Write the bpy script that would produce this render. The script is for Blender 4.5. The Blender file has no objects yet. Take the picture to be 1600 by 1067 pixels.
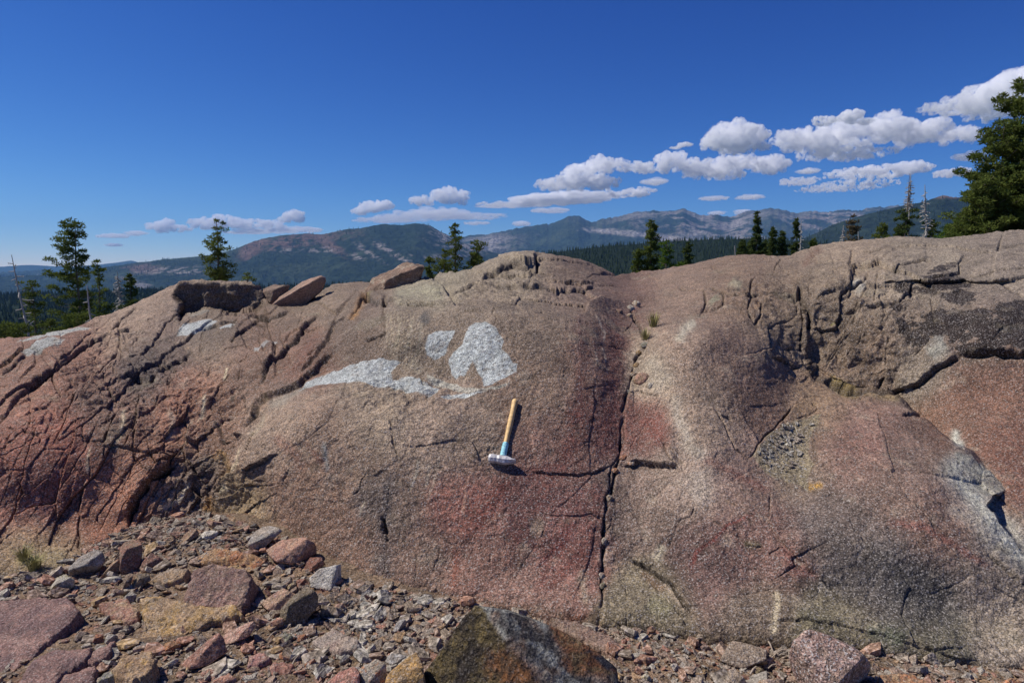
import bpy, bmesh, math, random
import numpy as np
from mathutils import Vector, Matrix, Quaternion
scene = bpy.context.scene
C = scene.collection
R = math.radians

# ---------------------------------------------------------------- camera, world, sun, exposure
CAMZ = 1.6
PITCH = R(6.2)
F = 1042.0                      # focal length in pixels of the 1600 px wide photograph
cam_d = bpy.data.cameras.new('camera')
cam_d.sensor_width = 36.0
cam_d.lens = 36.0 * F / 1600.0
cam_d.clip_start = 0.05
cam_d.clip_end = 120000.0
cam = bpy.data.objects.new('camera', cam_d)
C.objects.link(cam)
cam.location = (0, 0, CAMZ)
cam.rotation_euler = (math.pi / 2 - PITCH, 0, 0)
scene.camera = cam

SUN = Vector((-0.60, 0.10, 0.80)).normalized()       # direction towards the sun
sun_el = math.asin(SUN.z)
sun_az = math.atan2(SUN.x, SUN.y)
world = bpy.data.worlds.new("World")
scene.world = world
world.use_nodes = True
wn = world.node_tree.nodes
wl = world.node_tree.links
wn.clear()
sky = wn.new('ShaderNodeTexSky')
sky.sky_type = 'NISHITA'
sky.sun_disc = False
sky.sun_elevation = sun_el
sky.sun_rotation = sun_az
sky.altitude = 2200.0
sky.air_density = 1.0
sky.dust_density = 0.0
sky.ozone_density = 3.0
# deep, slightly polarised high-mountain blue: each channel keeps its own contrast
sep = wn.new('ShaderNodeSeparateColor')
comb = wn.new('ShaderNodeCombineColor')
wl.new(sky.outputs[0], sep.inputs[0])
SKY_K = 0.085
for i_, (g_, k_) in enumerate(((2.0, 1.45), (1.6, 1.18), (1.05, 1.14))):
    m1 = wn.new('ShaderNodeMath'); m1.operation = 'MULTIPLY'; m1.inputs[1].default_value = SKY_K
    m2 = wn.new('ShaderNodeMath'); m2.operation = 'POWER'; m2.inputs[1].default_value = g_
    m3 = wn.new('ShaderNodeMath'); m3.operation = 'MULTIPLY'; m3.inputs[1].default_value = k_ / SKY_K
    wl.new(sep.outputs[i_], m1.inputs[0]); wl.new(m1.outputs[0], m2.inputs[0]); wl.new(m2.outputs[0], m3.inputs[0]); wl.new(m3.outputs[0], comb.inputs[i_])
bg = wn.new('ShaderNodeBackground')
bg.inputs['Strength'].default_value = SKY_K
wo = wn.new('ShaderNodeOutputWorld')
wl.new(comb.outputs[0], bg.inputs['Color'])
wl.new(bg.outputs[0], wo.inputs['Surface'])

sun_d = bpy.data.lights.new('sun', 'SUN')
sun_d.energy = 5.0
sun_d.angle = R(0.53)
sun_d.color = (1.0, 0.945, 0.87)
sun_o = bpy.data.objects.new('sun', sun_d)
C.objects.link(sun_o)
sun_o.location = (-20, 5, 30)
sun_o.rotation_euler = SUN.to_track_quat('Z', 'Y').to_euler()

scene.view_settings.view_transform = 'Standard'
scene.view_settings.look = 'None'
scene.view_settings.exposure = 0.0
scene.view_settings.gamma = 1.0
scene.view_settings.use_curve_mapping = False
scene.render.engine = 'CYCLES'
cy = scene.cycles
cy.use_denoising = True
try:
    cy.denoiser = 'OPENIMAGEDENOISE'
    cy.denoising_input_passes = 'RGB_ALBEDO_NORMAL'
except Exception:
    pass
cy.max_bounces = 28
cy.diffuse_bounces = 3
cy.glossy_bounces = 2
cy.transmission_bounces = 2
cy.volume_bounces = 28
cy.transparent_max_bounces = 12
cy.volume_step_rate = 1.0
cy.sample_clamp_indirect = 8.0

# ---------------------------------------------------------------- numpy noise
rs = np.random.RandomState(7)
PERM = rs.permutation(256).astype(np.int32)
PERM = np.concatenate([PERM, PERM, PERM])
GR = rs.normal(size=(256, 3)).astype(np.float32)
GR /= np.linalg.norm(GR, axis=1)[:, None]

def perlin(p):
    p = np.asarray(p, np.float32)
    i = np.floor(p).astype(np.int32)
    f = p - i
    i &= 255
    w = f * f * f * (f * (f * 6 - 15) + 10)
    out = 0
    for dx in (0, 1):
        wx = w[:, 0] if dx else 1 - w[:, 0]
        ax = PERM[(i[:, 0] + dx) & 255]
        for dy in (0, 1):
            wy = w[:, 1] if dy else 1 - w[:, 1]
            ay = PERM[(ax + i[:, 1] + dy) & 255]
            for dz in (0, 1):
                wz = w[:, 2] if dz else 1 - w[:, 2]
                g = GR[PERM[(ay + i[:, 2] + dz) & 255]]
                d = g[:, 0] * (f[:, 0] - dx) + g[:, 1] * (f[:, 1] - dy) + g[:, 2] * (f[:, 2] - dz)
                out = out + wx * wy * wz * d
    return out * 1.6

def fbm(p, freq=1.0, octaves=4, gain=0.5, seed=0, ridged=False):
    p = np.asarray(p, np.float32) * freq + np.float32(seed * 17.31 + 3.7)
    a, s, n = 1.0, 0, 0
    for _ in range(octaves):
        v = perlin(p)
        if ridged:
            v = 1 - 2 * np.abs(v)
        s = s + a * v
        n += a
        a *= gain
        p = p * 2.03 + 11.7
    return s / n

RT = rs.rand(4096).astype(np.float32)
def cells(u, v, seed=0):
    """2-D cellular pattern: per-cell random numbers, offset from the cell's centre, distance to the border"""
    iu = np.floor(u).astype(np.int32); iv = np.floor(v).astype(np.int32)
    b1 = np.full(u.shape, 1e9, np.float32); b2 = b1.copy(); cid = np.zeros(u.shape, np.int32); ox = np.zeros(u.shape, np.float32); oy = ox.copy()
    for du in (-1, 0, 1):
        for dv in (-1, 0, 1):
            h = PERM[(PERM[(iu + du + seed * 7) & 255] + iv + dv + seed) & 255] + 256 * (PERM[(iu + du + 3 * (iv + dv)) & 255] & 15)
            cx = iu + du + 0.1 + 0.8 * RT[h & 4095]; cyy = iv + dv + 0.1 + 0.8 * RT[(h * 7 + 13) & 4095]
            dx = u - cx; dy = v - cyy; d = dx * dx + dy * dy
            n = d < b1
            b2 = np.where(n, b1, np.minimum(b2, d)); b1 = np.where(n, d, b1); cid = np.where(n, h, cid); ox = np.where(n, dx, ox); oy = np.where(n, dy, oy)
    r = lambda k_: RT[(cid * (3 + 2 * k_) + 101 * k_) & 4095]
    return r, ox, oy, np.sqrt(b2) - np.sqrt(b1)

def ss(a, b, x):
    t = np.clip((x - a) / (b - a), 0, 1)
    return t * t * (3 - 2 * t)

def lerp(a, b, t):
    return a + (b - a) * t

def lin(c):
    c = np.asarray(c, float) / 255.0
    return np.where(c <= 0.04045, c / 12.92, ((c + 0.055) / 1.055) ** 2.4)

# ---------------------------------------------------------------- photograph pixel -> place
CP, SP = math.cos(PITCH), math.sin(PITCH)
def ray(px, py):
    """direction (X, Y, Z) with Y scaled to 1"""
    a = (np.asarray(px, float) - 800.0) / F
    b = (533.5 - np.asarray(py, float)) / F
    Y = CP + b * SP
    Z = -SP + b * CP
    return a / Y, Z / Y
def at(px, py, Y):
    rx, rz = ray(px, py)
    return np.stack([rx * Y, np.ones_like(rx) * Y, CAMZ + rz * Y], -1)
def at1(px, py, Y):
    return Vector([float(v) for v in at(np.array(px), np.array(py), Y)])

def poly_y(pts, x):
    a = np.array(pts, float)
    return np.interp(x, a[:, 0], a[:, 1])

# ---------------------------------------------------------------- object helpers
def tag(o, label=None, cat=None, group=None, kind=None):
    if label: o['label'] = label
    if cat: o['category'] = cat
    if group: o['group'] = group
    if kind: o['kind'] = kind
    return o

def empty(name, loc):
    o = bpy.data.objects.new(name, None)
    o.empty_display_size = 0.2
    C.objects.link(o)
    o.location = loc
    return o

def mesh_obj(name, verts, faces, mat=None, parent=None, smooth=True, col=None, loops=None):
    """faces: (n,3) or (n,4) int array; verts (n,3) in the parent's space when there is a parent"""
    me = bpy.data.meshes.new(name)
    verts = np.asarray(verts, np.float32)
    faces = np.asarray(faces, np.int32)
    n, k = faces.shape
    me.vertices.add(len(verts))
    me.vertices.foreach_set('co', verts.ravel())
    me.loops.add(n * k)
    me.loops.foreach_set('vertex_index', faces.ravel())
    me.polygons.add(n)
    me.polygons.foreach_set('loop_start', np.arange(0, n * k, k, dtype=np.int32))
    me.polygons.foreach_set('loop_total', np.full(n, k, np.int32))
    me.polygons.foreach_set('use_smooth', np.full(n, smooth, bool))
    me.update(calc_edges=True)
    if col is not None:
        at_ = me.color_attributes.new('Col', 'FLOAT_COLOR', 'POINT')
        c4 = np.ones((len(verts), 4), np.float32)
        c4[:, :3] = np.clip(col, 0.0, 1.0)
        at_.data.foreach_set('color', c4.ravel())
    if mat: me.materials.append(mat)
    o = bpy.data.objects.new(name, me)
    C.objects.link(o)
    if parent: o.parent = parent
    return o

def grid_faces(nr, nc):
    i = np.arange(nr - 1)[:, None] * nc + np.arange(nc - 1)[None, :]
    i = i.ravel()
    return np.stack([i, i + 1, i + nc + 1, i + nc], -1)

class MB:
    """collects triangles / quads of several shapes into one mesh"""
    def __init__(s):
        s.v, s.f, s.n = [], [], 0
    def add(s, v, f):
        v = np.asarray(v, np.float32); f = np.asarray(f, np.int32)
        if f.shape[1] == 4:
            f = np.concatenate([f[:, [0, 1, 2]], f[:, [0, 2, 3]]])
        s.v.append(v); s.f.append(f + s.n); s.n += len(v)
    def tube(s, pts, rad, seg=6, cap=True):
        pts = np.asarray(pts, float); rad = np.asarray(rad, float) * np.ones(len(pts))
        t = np.gradient(pts, axis=0)
        t /= np.linalg.norm(t, axis=1)[:, None] + 1e-9
        ref = np.array([0.3, 0.9, 0.2]) if abs(t[0, 2]) > 0.8 else np.array([0, 0, 1.0])
        a = np.cross(t, ref); a /= np.linalg.norm(a, axis=1)[:, None] + 1e-9
        b = np.cross(t, a)
        th = np.linspace(0, 2 * math.pi, seg, endpoint=False)
        v = pts[:, None, :] + rad[:, None, None] * (np.cos(th)[None, :, None] * a[:, None, :] + np.sin(th)[None, :, None] * b[:, None, :])
        n = len(pts)
        f = []
        for i in range(n - 1):
            for j in range(seg):
                k = (j + 1) % seg
                f.append((i * seg + j, i * seg + k, (i + 1) * seg + k, (i + 1) * seg + j))
        v = v.reshape(-1, 3)
        s.add(v, np.array(f))
        if cap:
            for base, c in ((0, pts[0]), ((n - 1) * seg, pts[-1])):
                vv = np.concatenate([v[base:base + seg], [c]])
                s.add(vv, np.array([(j, (j + 1) % seg, seg) for j in range(seg)]))
    def build(s, name, mat, parent=None, smooth=True):
        return mesh_obj(name, np.concatenate(s.v), np.concatenate(s.f), mat, parent, smooth)

# ---------------------------------------------------------------- material helpers
def new_mat(name):
    m = bpy.data.materials.new(name)
    m.use_nodes = True
    nt = m.node_tree
    nt.nodes.clear()
    out = nt.nodes.new('ShaderNodeOutputMaterial')
    return m, nt, out
def N(nt, t, **kw):
    n = nt.nodes.new(t)
    for k, v in kw.items():
        setattr(n, k, v)
    return n
def noise(nt, scale, detail=3, rough=0.55, vec=None, dim='3D', dist=0.0):
    n = nt.nodes.new('ShaderNodeTexNoise')
    n.inputs['Scale'].default_value = scale
    n.inputs['Detail'].default_value = detail
    n.inputs['Roughness'].default_value = rough
    n.inputs['Distortion'].default_value = dist
    if vec is not None: nt.links.new(vec, n.inputs['Vector'])
    return n.outputs['Fac']
def maprange(nt, v, a, b, c, d):
    n = nt.nodes.new('ShaderNodeMapRange')
    nt.links.new(v, n.inputs[0])
    for i, x in enumerate((a, b, c, d)): n.inputs[i + 1].default_value = x
    return n.outputs[0]
def math_n(nt, op, a, b):
    n = nt.nodes.new('ShaderNodeMath'); n.operation = op
    for i, x in enumerate((a, b)):
        if isinstance(x, (int, float)): n.inputs[i].default_value = x
        else: nt.links.new(x, n.inputs[i])
    return n.outputs[0]
def mixc(nt, fac, a, b, mode='MIX'):
    n = nt.nodes.new('ShaderNodeMix'); n.data_type = 'RGBA'; n.blend_type = mode
    for sock, x in ((n.inputs[0], fac), (n.inputs[6], a), (n.inputs[7], b)):
        if isinstance(x, (int, float)): sock.default_value = x
        elif isinstance(x, (tuple, list)): sock.default_value = (*x, 1.0)
        else: nt.links.new(x, sock)
    return n.outputs[2]

def rock_material(name, speckle=1.0, grain=150.0, white=0.35, bump=1.0, base=None, tint=1.0):
    """granite: colour from the mesh's mineral-stain attribute (or a fixed base), broken up by crystals"""
    m, nt, out = new_mat(name)
    tc = N(nt, 'ShaderNodeTexCoord')
    v = tc.outputs['Object']
    if base is None:
        a = N(nt, 'ShaderNodeAttribute'); a.attribute_name = 'Col'
        col = a.outputs['Color']
    else:
        oi = N(nt, 'ShaderNodeObjectInfo')
        n1 = noise(nt, 9.0, 4, 0.6, v)
        n2 = noise(nt, 30.0, 4, 0.6, v)
        c = mixc(nt, maprange(nt, n1, 0.42, 0.6, 0, 1), base[0], base[1])
        col = mixc(nt, maprange(nt, n2, 0.52, 0.68, 0, 1), c, base[2])
    g1 = noise(nt, grain, 3, 0.75, v)
    g2 = noise(nt, grain * 0.33, 3, 0.6, v)
    g3 = noise(nt, 7.0, 5, 0.65, v)
    k = maprange(nt, g1, 0.40, 0.60, 1 - 0.52 * speckle, 1 + 0.52 * speckle)
    k2 = maprange(nt, g2, 0.36, 0.64, 1 - 0.24 * speckle, 1 + 0.24 * speckle)
    k3 = maprange(nt, g3, 0.3, 0.7, 0.80, 1.20)
    kk = math_n(nt, 'MULTIPLY', math_n(nt, 'MULTIPLY', k, k2), k3)
    kk = math_n(nt, 'MULTIPLY', kk, tint)
    vm = N(nt, 'ShaderNodeVectorMath'); vm.operation = 'SCALE'
    nt.links.new(col, vm.inputs[0]); nt.links.new(kk, vm.inputs['Scale'])
    gw = noise(nt, grain * 0.9, 1, 0.5, v, dist=0.0)
    fac = maprange(nt, gw, 0.60, 0.65, 0.0, white)
    col2 = mixc(nt, fac, vm.outputs[0], (0.52, 0.47, 0.43))
    b = N(nt, 'ShaderNodeBsdfPrincipled')
    nt.links.new(col2, b.inputs['Base Color'])
    b.inputs['Roughness'].default_value = 0.82
    b.inputs['Specular IOR Level'].default_value = 0.25
    bm1 = N(nt, 'ShaderNodeBump'); bm1.inputs['Strength'].default_value = 0.75 * bump; bm1.inputs['Distance'].default_value = 0.008
    nt.links.new(g2, bm1.inputs['Height'])
    bm2 = N(nt, 'ShaderNodeBump'); bm2.inputs['Strength'].default_value = 0.7 * bump; bm2.inputs['Distance'].default_value = 0.03
    g4 = noise(nt, 22.0, 5, 0.65, v)
    nt.links.new(g4, bm2.inputs['Height'])
    nt.links.new(bm1.outputs[0], bm2.inputs['Normal'])
    nt.links.new(bm2.outputs[0], b.inputs['Normal'])
    nt.links.new(b.outputs[0], out.inputs['Surface'])
    return m

def plain_mat(name, col, rough=0.8, var=0.3, scale=20.0, bump=0.2, metallic=0.0, sheen=0.0):
    m, nt, out = new_mat(name)
    tc = N(nt, 'ShaderNodeTexCoord')
    n1 = noise(nt, scale, 4, 0.6, tc.outputs['Object'])
    f = maprange(nt, n1, 0.3, 0.7, 1 - var, 1 + var)
    vm = N(nt, 'ShaderNodeVectorMath'); vm.operation = 'SCALE'
    vm.inputs[0].default_value = col
    nt.links.new(f, vm.inputs['Scale'])
    b = N(nt, 'ShaderNodeBsdfPrincipled')
    nt.links.new(vm.outputs[0], b.inputs['Base Color'])
    b.inputs['Roughness'].default_value = rough
    b.inputs['Metallic'].default_value = metallic
    b.inputs['Specular IOR Level'].default_value = 0.3
    if bump:
        bm = N(nt, 'ShaderNodeBump'); bm.inputs['Strength'].default_value = bump; bm.inputs['Distance'].default_value = 0.01
        nt.links.new(n1, bm.inputs['Height']); nt.links.new(bm.outputs[0], b.inputs['Normal'])
    nt.links.new(b.outputs[0], out.inputs['Surface'])
    return m
# ================================================================ THE WIDE LANDSCAPE
def terr(x, y):
    """height of the hillside and valley round the outcrop"""
    x = np.asarray(x, float); y = np.asarray(y, float)
    r = np.hypot(x, y)
    az = np.arctan2(x, np.maximum(y, 1e-3))
    left = ss(0.15, -0.65, az) * ss(0, 6, y)
    h = -0.5 - 0.9 * ss(6, 14, r) - 4.5 * ss(10, 60, r) * (1 + 0.9 * left) - 28 * ss(40, 400, r) * (1 + 0.7 * left)
    h = h - (60 + 60 * left) * ss(300, 1600, r) - 40 * ss(1500, 5000, r)
    p = np.stack([x, y, np.zeros_like(x)], -1)
    h = h + fbm(p, 1 / 90.0, 4, 0.5, 3) * 7 * ss(30, 250, r) + fbm(p, 1 / 14.0, 3, 0.5, 5) * 0.8 * ss(8, 30, r)
    h = h + fbm(p, 1 / 700.0, 4, 0.5, 6) * 30 * ss(400, 2500, r)
    return h

# one sheet to the horizon: polar grid, denser in front
nr_, na_ = 260, 500
rr = np.concatenate([[0.0], np.geomspace(3.0, 13300.0, nr_ - 1)])
aa = np.linspace(-math.pi, math.pi, na_)
A_, R_ = np.meshgrid(aa, rr)
X_ = R_ * np.sin(A_); Y_ = R_ * np.cos(A_)
Z_ = terr(X_.ravel(), Y_.ravel())
tv = np.stack([X_.ravel(), Y_.ravel(), Z_], -1)

def land_material(name, scale, green=(0.035, 0.055, 0.022), bare=(0.34, 0.30, 0.26), use_attr=True, bumpd=3.0, dark=0.5):
    """forested slopes: attribute Col holds the ground colour (forest or bare rock), noise gives crowns and gaps"""
    m, nt, out = new_mat(name)
    tc = N(nt, 'ShaderNodeTexCoord')
    v = tc.outputs['Object']
    a = N(nt, 'ShaderNodeAttribute'); a.attribute_name = 'Col'
    n1 = noise(nt, scale, 3, 0.7, v)
    n2 = noise(nt, scale * 0.21, 4, 0.6, v)
    k = math_n(nt, 'MULTIPLY', maprange(nt, n1, 0.3, 0.7, dark, 2 - dark), maprange(nt, n2, 0.3, 0.7, 0.75, 1.25))
    vm = N(nt, 'ShaderNodeVectorMath'); vm.operation = 'SCALE'
    nt.links.new(a.outputs['Color'], vm.inputs[0]); nt.links.new(k, vm.inputs['Scale'])
    b = N(nt, 'ShaderNodeBsdfPrincipled')
    nt.links.new(vm.outputs[0], b.inputs['Base Color'])
    b.inputs['Roughness'].default_value = 0.95
    b.inputs['Specular IOR Level'].default_value = 0.0
    bm = N(nt, 'ShaderNodeBump'); bm.inputs['Strength'].default_value = 0.9; bm.inputs['Distance'].default_value = bumpd
    nt.links.new(n1, bm.inputs['Height']); nt.links.new(bm.outputs[0], b.inputs['Normal'])
    nt.links.new(b.outputs[0], out.inputs['Surface'])
    return m

rt = np.hypot(tv[:, 0], tv[:, 1])
nz = fbm(tv * [1, 1, 0], 1 / 60.0, 4, 0.6, 9)
nz2 = fbm(tv * [1, 1, 0], 1 / 500.0, 4, 0.6, 10)
tcol = lerp(np.array([0.055, 0.085, 0.03]), np.array([0.10, 0.115, 0.05]), ss(-0.1, 0.4, nz)[:, None])
tcol = lerp(tcol, np.array([0.03, 0.05, 0.02]), ss(-0.05, 0.25, nz2)[:, None])
tcol = lerp(tcol, np.array([0.33, 0.30, 0.26]), (ss(0.42, 0.55, nz) * ss(30, 200, rt))[:, None])
tcol = lerp(np.array([0.20, 0.15, 0.11]), tcol, ss(10, 40, rt)[:, None])
m_terr = land_material('mat_valley_ground', 0.09, bumpd=4.0)
terrain = mesh_obj('valley_terrain', tv, grid_faces(nr_, na_), m_terr, col=tcol)
tag(terrain, kind='structure')

def in_poly(px, py, poly):
    poly = np.asarray(poly, float)
    inside = np.zeros(px.shape, bool)
    n = len(poly)
    j = n - 1
    for i in range(n):
        xi, yi = poly[i]; xj, yj = poly[j]
        c = ((yi > py) != (yj > py)) & (px < (xj - xi) * (py - yi) / (yj - yi + 1e-12) + xi)
        inside ^= c
        j = i
    return inside

def seg_dist(px, py, pts, closed=False):
    """distance, signed side (+ = up for a left-to-right line) and position along a polyline"""
    pts = np.asarray(pts, float)
    if closed: pts = np.vstack([pts, pts[:1]])
    best = np.full(px.shape, 1e9); side = np.zeros(px.shape); al = np.zeros(px.shape)
    L = np.hypot(*np.diff(pts, axis=0).T); tot = L.sum(); acc = 0
    for i in range(len(pts) - 1):
        ax, ay = pts[i]; dx, dy = pts[i + 1] - pts[i]
        t = np.clip(((px - ax) * dx + (py - ay) * dy) / (dx * dx + dy * dy + 1e-9), 0, 1)
        ex = px - ax - t * dx; ey = py - ay - t * dy
        d = np.hypot(ex, ey)
        b = d < best
        best = np.where(b, d, best)
        side = np.where(b, np.sign(ex * dy - ey * dx), side)
        al = np.where(b, (acc + t * L[i]) / tot, al)
        acc += L[i]
    return best, side, al

def mountain(name, crest, foot_py, Dc, Df, mat, seed, rough, colfn, ncol=900, nrow=150, x0=-260, x1=1860, back=0.35, jag=2.0, zfoot=-300):
    """a range: crest line read off the photograph at distance Dc, falling to the valley at distance Df"""
    px = np.linspace(x0, x1, ncol)
    cy_ = poly_y(crest, px)
    e1 = perlin(np.stack([px / 9.0, px * 0 + seed, px * 0], -1)) * jag * 0.5 + perlin(np.stack([px / 3.1, px * 0 + seed, px * 0], -1)) * jag * 0.35 \
        + perlin(np.stack([px / 35.0, px * 0 + seed + 9, px * 0], -1)) * jag
    rx, rz = ray(px, cy_ + e1)
    t = np.concatenate([np.linspace(0, 1, nrow), np.linspace(1.02, 1.02 + back, 14)])
    T, PX = np.meshgrid(t, np.arange(ncol), indexing='ij')
    rxT = rx[PX]; zc = CAMZ + rz[PX] * Dc
    D = Df + (Dc - Df) * T
    fr = np.minimum(T, 1)
    s = fr ** 1.25
    z = zfoot + (zc - zfoot) * s
    z = np.where(T > 1, zc - (T - 1) * (Dc - Df) * 0.5, z)
    X = rxT * D
    P = np.stack([X.ravel(), D.ravel(), np.zeros(X.size)], -1)
    sc_ = 1.0 / (Dc * 0.12)
    n = fbm(P, sc_, 6, 0.52, seed, ridged=True) * rough * Dc
    w = (np.sin(np.pi * np.clip(T, 0, 1)) ** 0.7).ravel()
    Z = z.ravel() + (n - 0.25 * rough * Dc) * w
    V = np.stack([X.ravel(), D.ravel(), Z], -1)
    # pixel coordinates of every vertex as seen from the photograph's standpoint, to place its bare patches
    zz = (V[:, 2] - CAMZ) / V[:, 1]
    b = (zz * CP + SP) / (CP - zz * SP)
    ipy = 533.5 - b * F
    Yc = CP + b * SP
    ipx = 800 + V[:, 0] / V[:, 1] * Yc * F
    col = colfn(V, ipx, ipy, fr.ravel())
    o = mesh_obj(name, V, grid_faces(len(t), ncol), mat, col=col)
    tag(o, kind='structure')
    return o

FOREST = np.array([0.022, 0.032, 0.020]); GRANITE = np.array([0.19, 0.17, 0.155]); RED = np.array([0.125, 0.082, 0.064]); SHRUB = np.array([0.055, 0.068, 0.036])
def blob(ipx, ipy, cx, cy_, rx, ry, ang=0, soft=0.5, n=0):
    c, s = math.cos(R(ang)), math.sin(R(ang))
    dx = ipx - cx; dy = ipy - cy_
    u = (dx * c + dy * s) / rx; v = (-dx * s + dy * c) / ry
    d = np.sqrt(u * u + v * v) + n
    return ss(1 + soft, 1 - soft, d)

CREST_FAR = [(-300, 420), (0, 417), (40, 414), (110, 417), (160, 413), (185, 410), (205, 407), (220, 411), (260, 416), (400, 420), (1900, 420)]
CREST_MAIN = [(-300, 424), (0, 432), (60, 430), (110, 426), (150, 420), (200, 412), (260, 405), (300, 402), (340, 397), (372, 388), (395, 377), (420, 371), (450, 367), (475, 365), (500, 366), (530, 361),
              (560, 357), (585, 352), (600, 350), (615, 351), (632, 352), (648, 349), (662, 350), (674, 354), (688, 362), (705, 370), (735, 384), (790, 400), (900, 425), (1900, 430)]
CREST_GRAN = [(-300, 430), (560, 420), (640, 395), (690, 368), (720, 369), (760, 367), (780, 362), (820, 355), (850, 350), (880, 343), (896, 339), (905, 338), (915, 343), (925, 347), (945, 342), (962, 337),
              (985, 334), (1008, 331), (1020, 329), (1040, 328), (1052, 330), (1070, 329), (1090, 334), (1120, 336), (1140, 338), (1150, 336), (1172, 330), (1200, 327), (1230, 329), (1262, 331),
              (1300, 331), (1340, 328), (1380, 322), (1400, 321), (1500, 330), (1900, 340)]
CREST_DARK = [(-300, 480), (1150, 430), (1240, 380), (1270, 366), (1300, 352), (1350, 336), (1390, 326), (1420, 320), (1450, 314), (1465, 308), (1475, 305), (1490, 308), (1510, 309), (1560, 300), (1700, 290), (1900, 280)]
CREST_WOOD = [(-300, 470), (700, 440), (760, 415), (820, 400), (880, 393), (920, 388), (960, 384), (1000, 381), (1060, 377), (1120, 374), (1180, 373), (1240, 376), (1280, 380), (1320, 385), (1400, 400), (1900, 420)]

m_range = land_material('mat_range', 0.028, bumpd=14.0, dark=0.45)
m_range2 = land_material('mat_granite_range', 0.035, bumpd=22.0, dark=0.25)
m_wood = land_material('mat_wooded_ridge', 0.12, bumpd=3.0)

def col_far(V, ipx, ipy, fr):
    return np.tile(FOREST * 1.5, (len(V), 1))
def col_main(V, ipx, ipy, fr):
    n = fbm(V, 1 / 180.0, 5, 0.6, 21); n2 = fbm(V, 1 / 700.0, 4, 0.6, 22)
    c = np.tile(FOREST, (len(V), 1))
    c = lerp(c, SHRUB, (ss(0.1, 0.5, n2) * 0.6)[:, None])
    red = blob(ipx, ipy, 460, 376, 85, 11, -7, 0.5, n * 0.9) * ss(-0.2, 0.15, fbm(V, 1 / 70.0, 4, .65, 26) + .4 * n)
    red = np.maximum(red, blob(ipx, ipy, 395, 386, 26, 12, -35, 0.4, n) * 0.9)
    red = np.maximum(red, blob(ipx, ipy, 510, 378, 35, 8, 35, 0.4, n) * 0.8)
    red = np.maximum(red, blob(ipx, ipy, 222, 420, 28, 7, 0, 0.4, n) * 0.8)
    c = lerp(c, RED, np.clip(red, 0, 1)[:, None])
    gr = np.zeros(len(V))
    for b_ in ((480, 391, 45, 4, 0), (575, 394, 26, 4, 35), (600, 388, 30, 5, 30), (560, 402, 12, 4, 20), (280, 424, 60, 6, 0), (215, 443, 25, 5, 20), (700, 372, 30, 12, 30), (720, 383, 45, 9, 12), (705, 402, 40, 5, 0), (640, 404, 10, 5, 0)):
        gr = np.maximum(gr, blob(ipx, ipy, *b_[:4], b_[4], 0.6, n * 1.4))
    n3 = fbm(V * [1, .6, 1.6], 1 / 55.0, 4, .65, 25)
    c = lerp(c, GRANITE * 1.1, (gr * ss(-0.08, 0.16, n3 + .3 * n))[:, None])
    return c
def col_gran(V, ipx, ipy, fr):
    n = fbm(V * [1, 1, 2.0], 1 / 260.0, 5, 0.62, 31); n2 = fbm(V, 1 / 900.0, 4, 0.6, 32)
    bare = ss(-0.22, 0.12, n + 0.5 * n2)
    zone = np.maximum(blob(ipx, ipy, 1130, 352, 190, 26, 2, 0.5, n * 0.4), blob(ipx, ipy, 760, 382, 60, 15, -8, 0.5, n * 0.5))
    zone = np.maximum(zone, blob(ipx, ipy, 1330, 345, 110, 24, -4, 0.5, n * 0.4))
    forest = np.maximum(blob(ipx, ipy, 900, 368, 95, 22, -4, 0.5, n * 0.5), blob(ipx, ipy, 1215, 358, 50, 17, 14, 0.35, n * 0.7))
    forest = np.maximum(forest, blob(ipx, ipy, 1025, 345, 22, 9, 0, 0.5, n))
    w = bare * zone * (1 - 0.9 * forest) + 0.35 * ss(0.28, 0.4, n)
    w = np.maximum(w, ss(0.36, 0.42, n + 0.3 * n2) * 0.9)
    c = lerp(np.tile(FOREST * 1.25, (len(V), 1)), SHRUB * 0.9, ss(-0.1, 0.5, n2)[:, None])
    rockc = lerp(GRANITE * 1.15, RED * 1.25, (0.45 * ss(0, 0.4, -n2))[:, None])
    c = lerp(c, rockc, np.clip(w, 0, 1)[:, None])
    for b_ in ((1055, 378, 30, 8), (1000, 366, 50, 4), (940, 361, 25, 4)):
        c = lerp(c, GRANITE * 1.5, (0.85 * blob(ipx, ipy, *b_, 5, 0.5, n * 1.2))[:, None])
    return c
def col_dark(V, ipx, ipy, fr):
    n = fbm(V, 1 / 120.0, 4, 0.6, 41)
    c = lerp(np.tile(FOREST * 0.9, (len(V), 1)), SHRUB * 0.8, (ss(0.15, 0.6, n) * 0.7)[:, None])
    return lerp(c, RED * 1.1, blob(ipx, ipy, 1477, 306, 26, 5, 0, 0.5, n * 0.6)[:, None])
def col_wood(V, ipx, ipy, fr):
    n = fbm(V, 1 / 40.0, 4, 0.6, 51)
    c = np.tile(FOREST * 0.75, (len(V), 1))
    return lerp(c, GRANITE, (0.8 * ss(0.5, 0.6, n))[:, None])

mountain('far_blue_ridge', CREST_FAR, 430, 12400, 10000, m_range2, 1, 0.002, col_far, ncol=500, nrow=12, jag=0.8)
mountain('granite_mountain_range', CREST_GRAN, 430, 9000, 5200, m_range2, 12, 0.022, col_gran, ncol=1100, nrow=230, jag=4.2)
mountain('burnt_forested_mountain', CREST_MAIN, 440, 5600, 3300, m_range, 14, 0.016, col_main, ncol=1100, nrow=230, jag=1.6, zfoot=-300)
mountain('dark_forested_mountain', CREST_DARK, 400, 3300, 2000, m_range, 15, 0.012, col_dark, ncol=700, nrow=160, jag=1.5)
wood_ridge = mountain('wooded_ridge', CREST_WOOD, 430, 1450, 500, m_wood, 16, 0.004, col_wood, ncol=500, nrow=90, jag=0.8, zfoot=-60)
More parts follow.
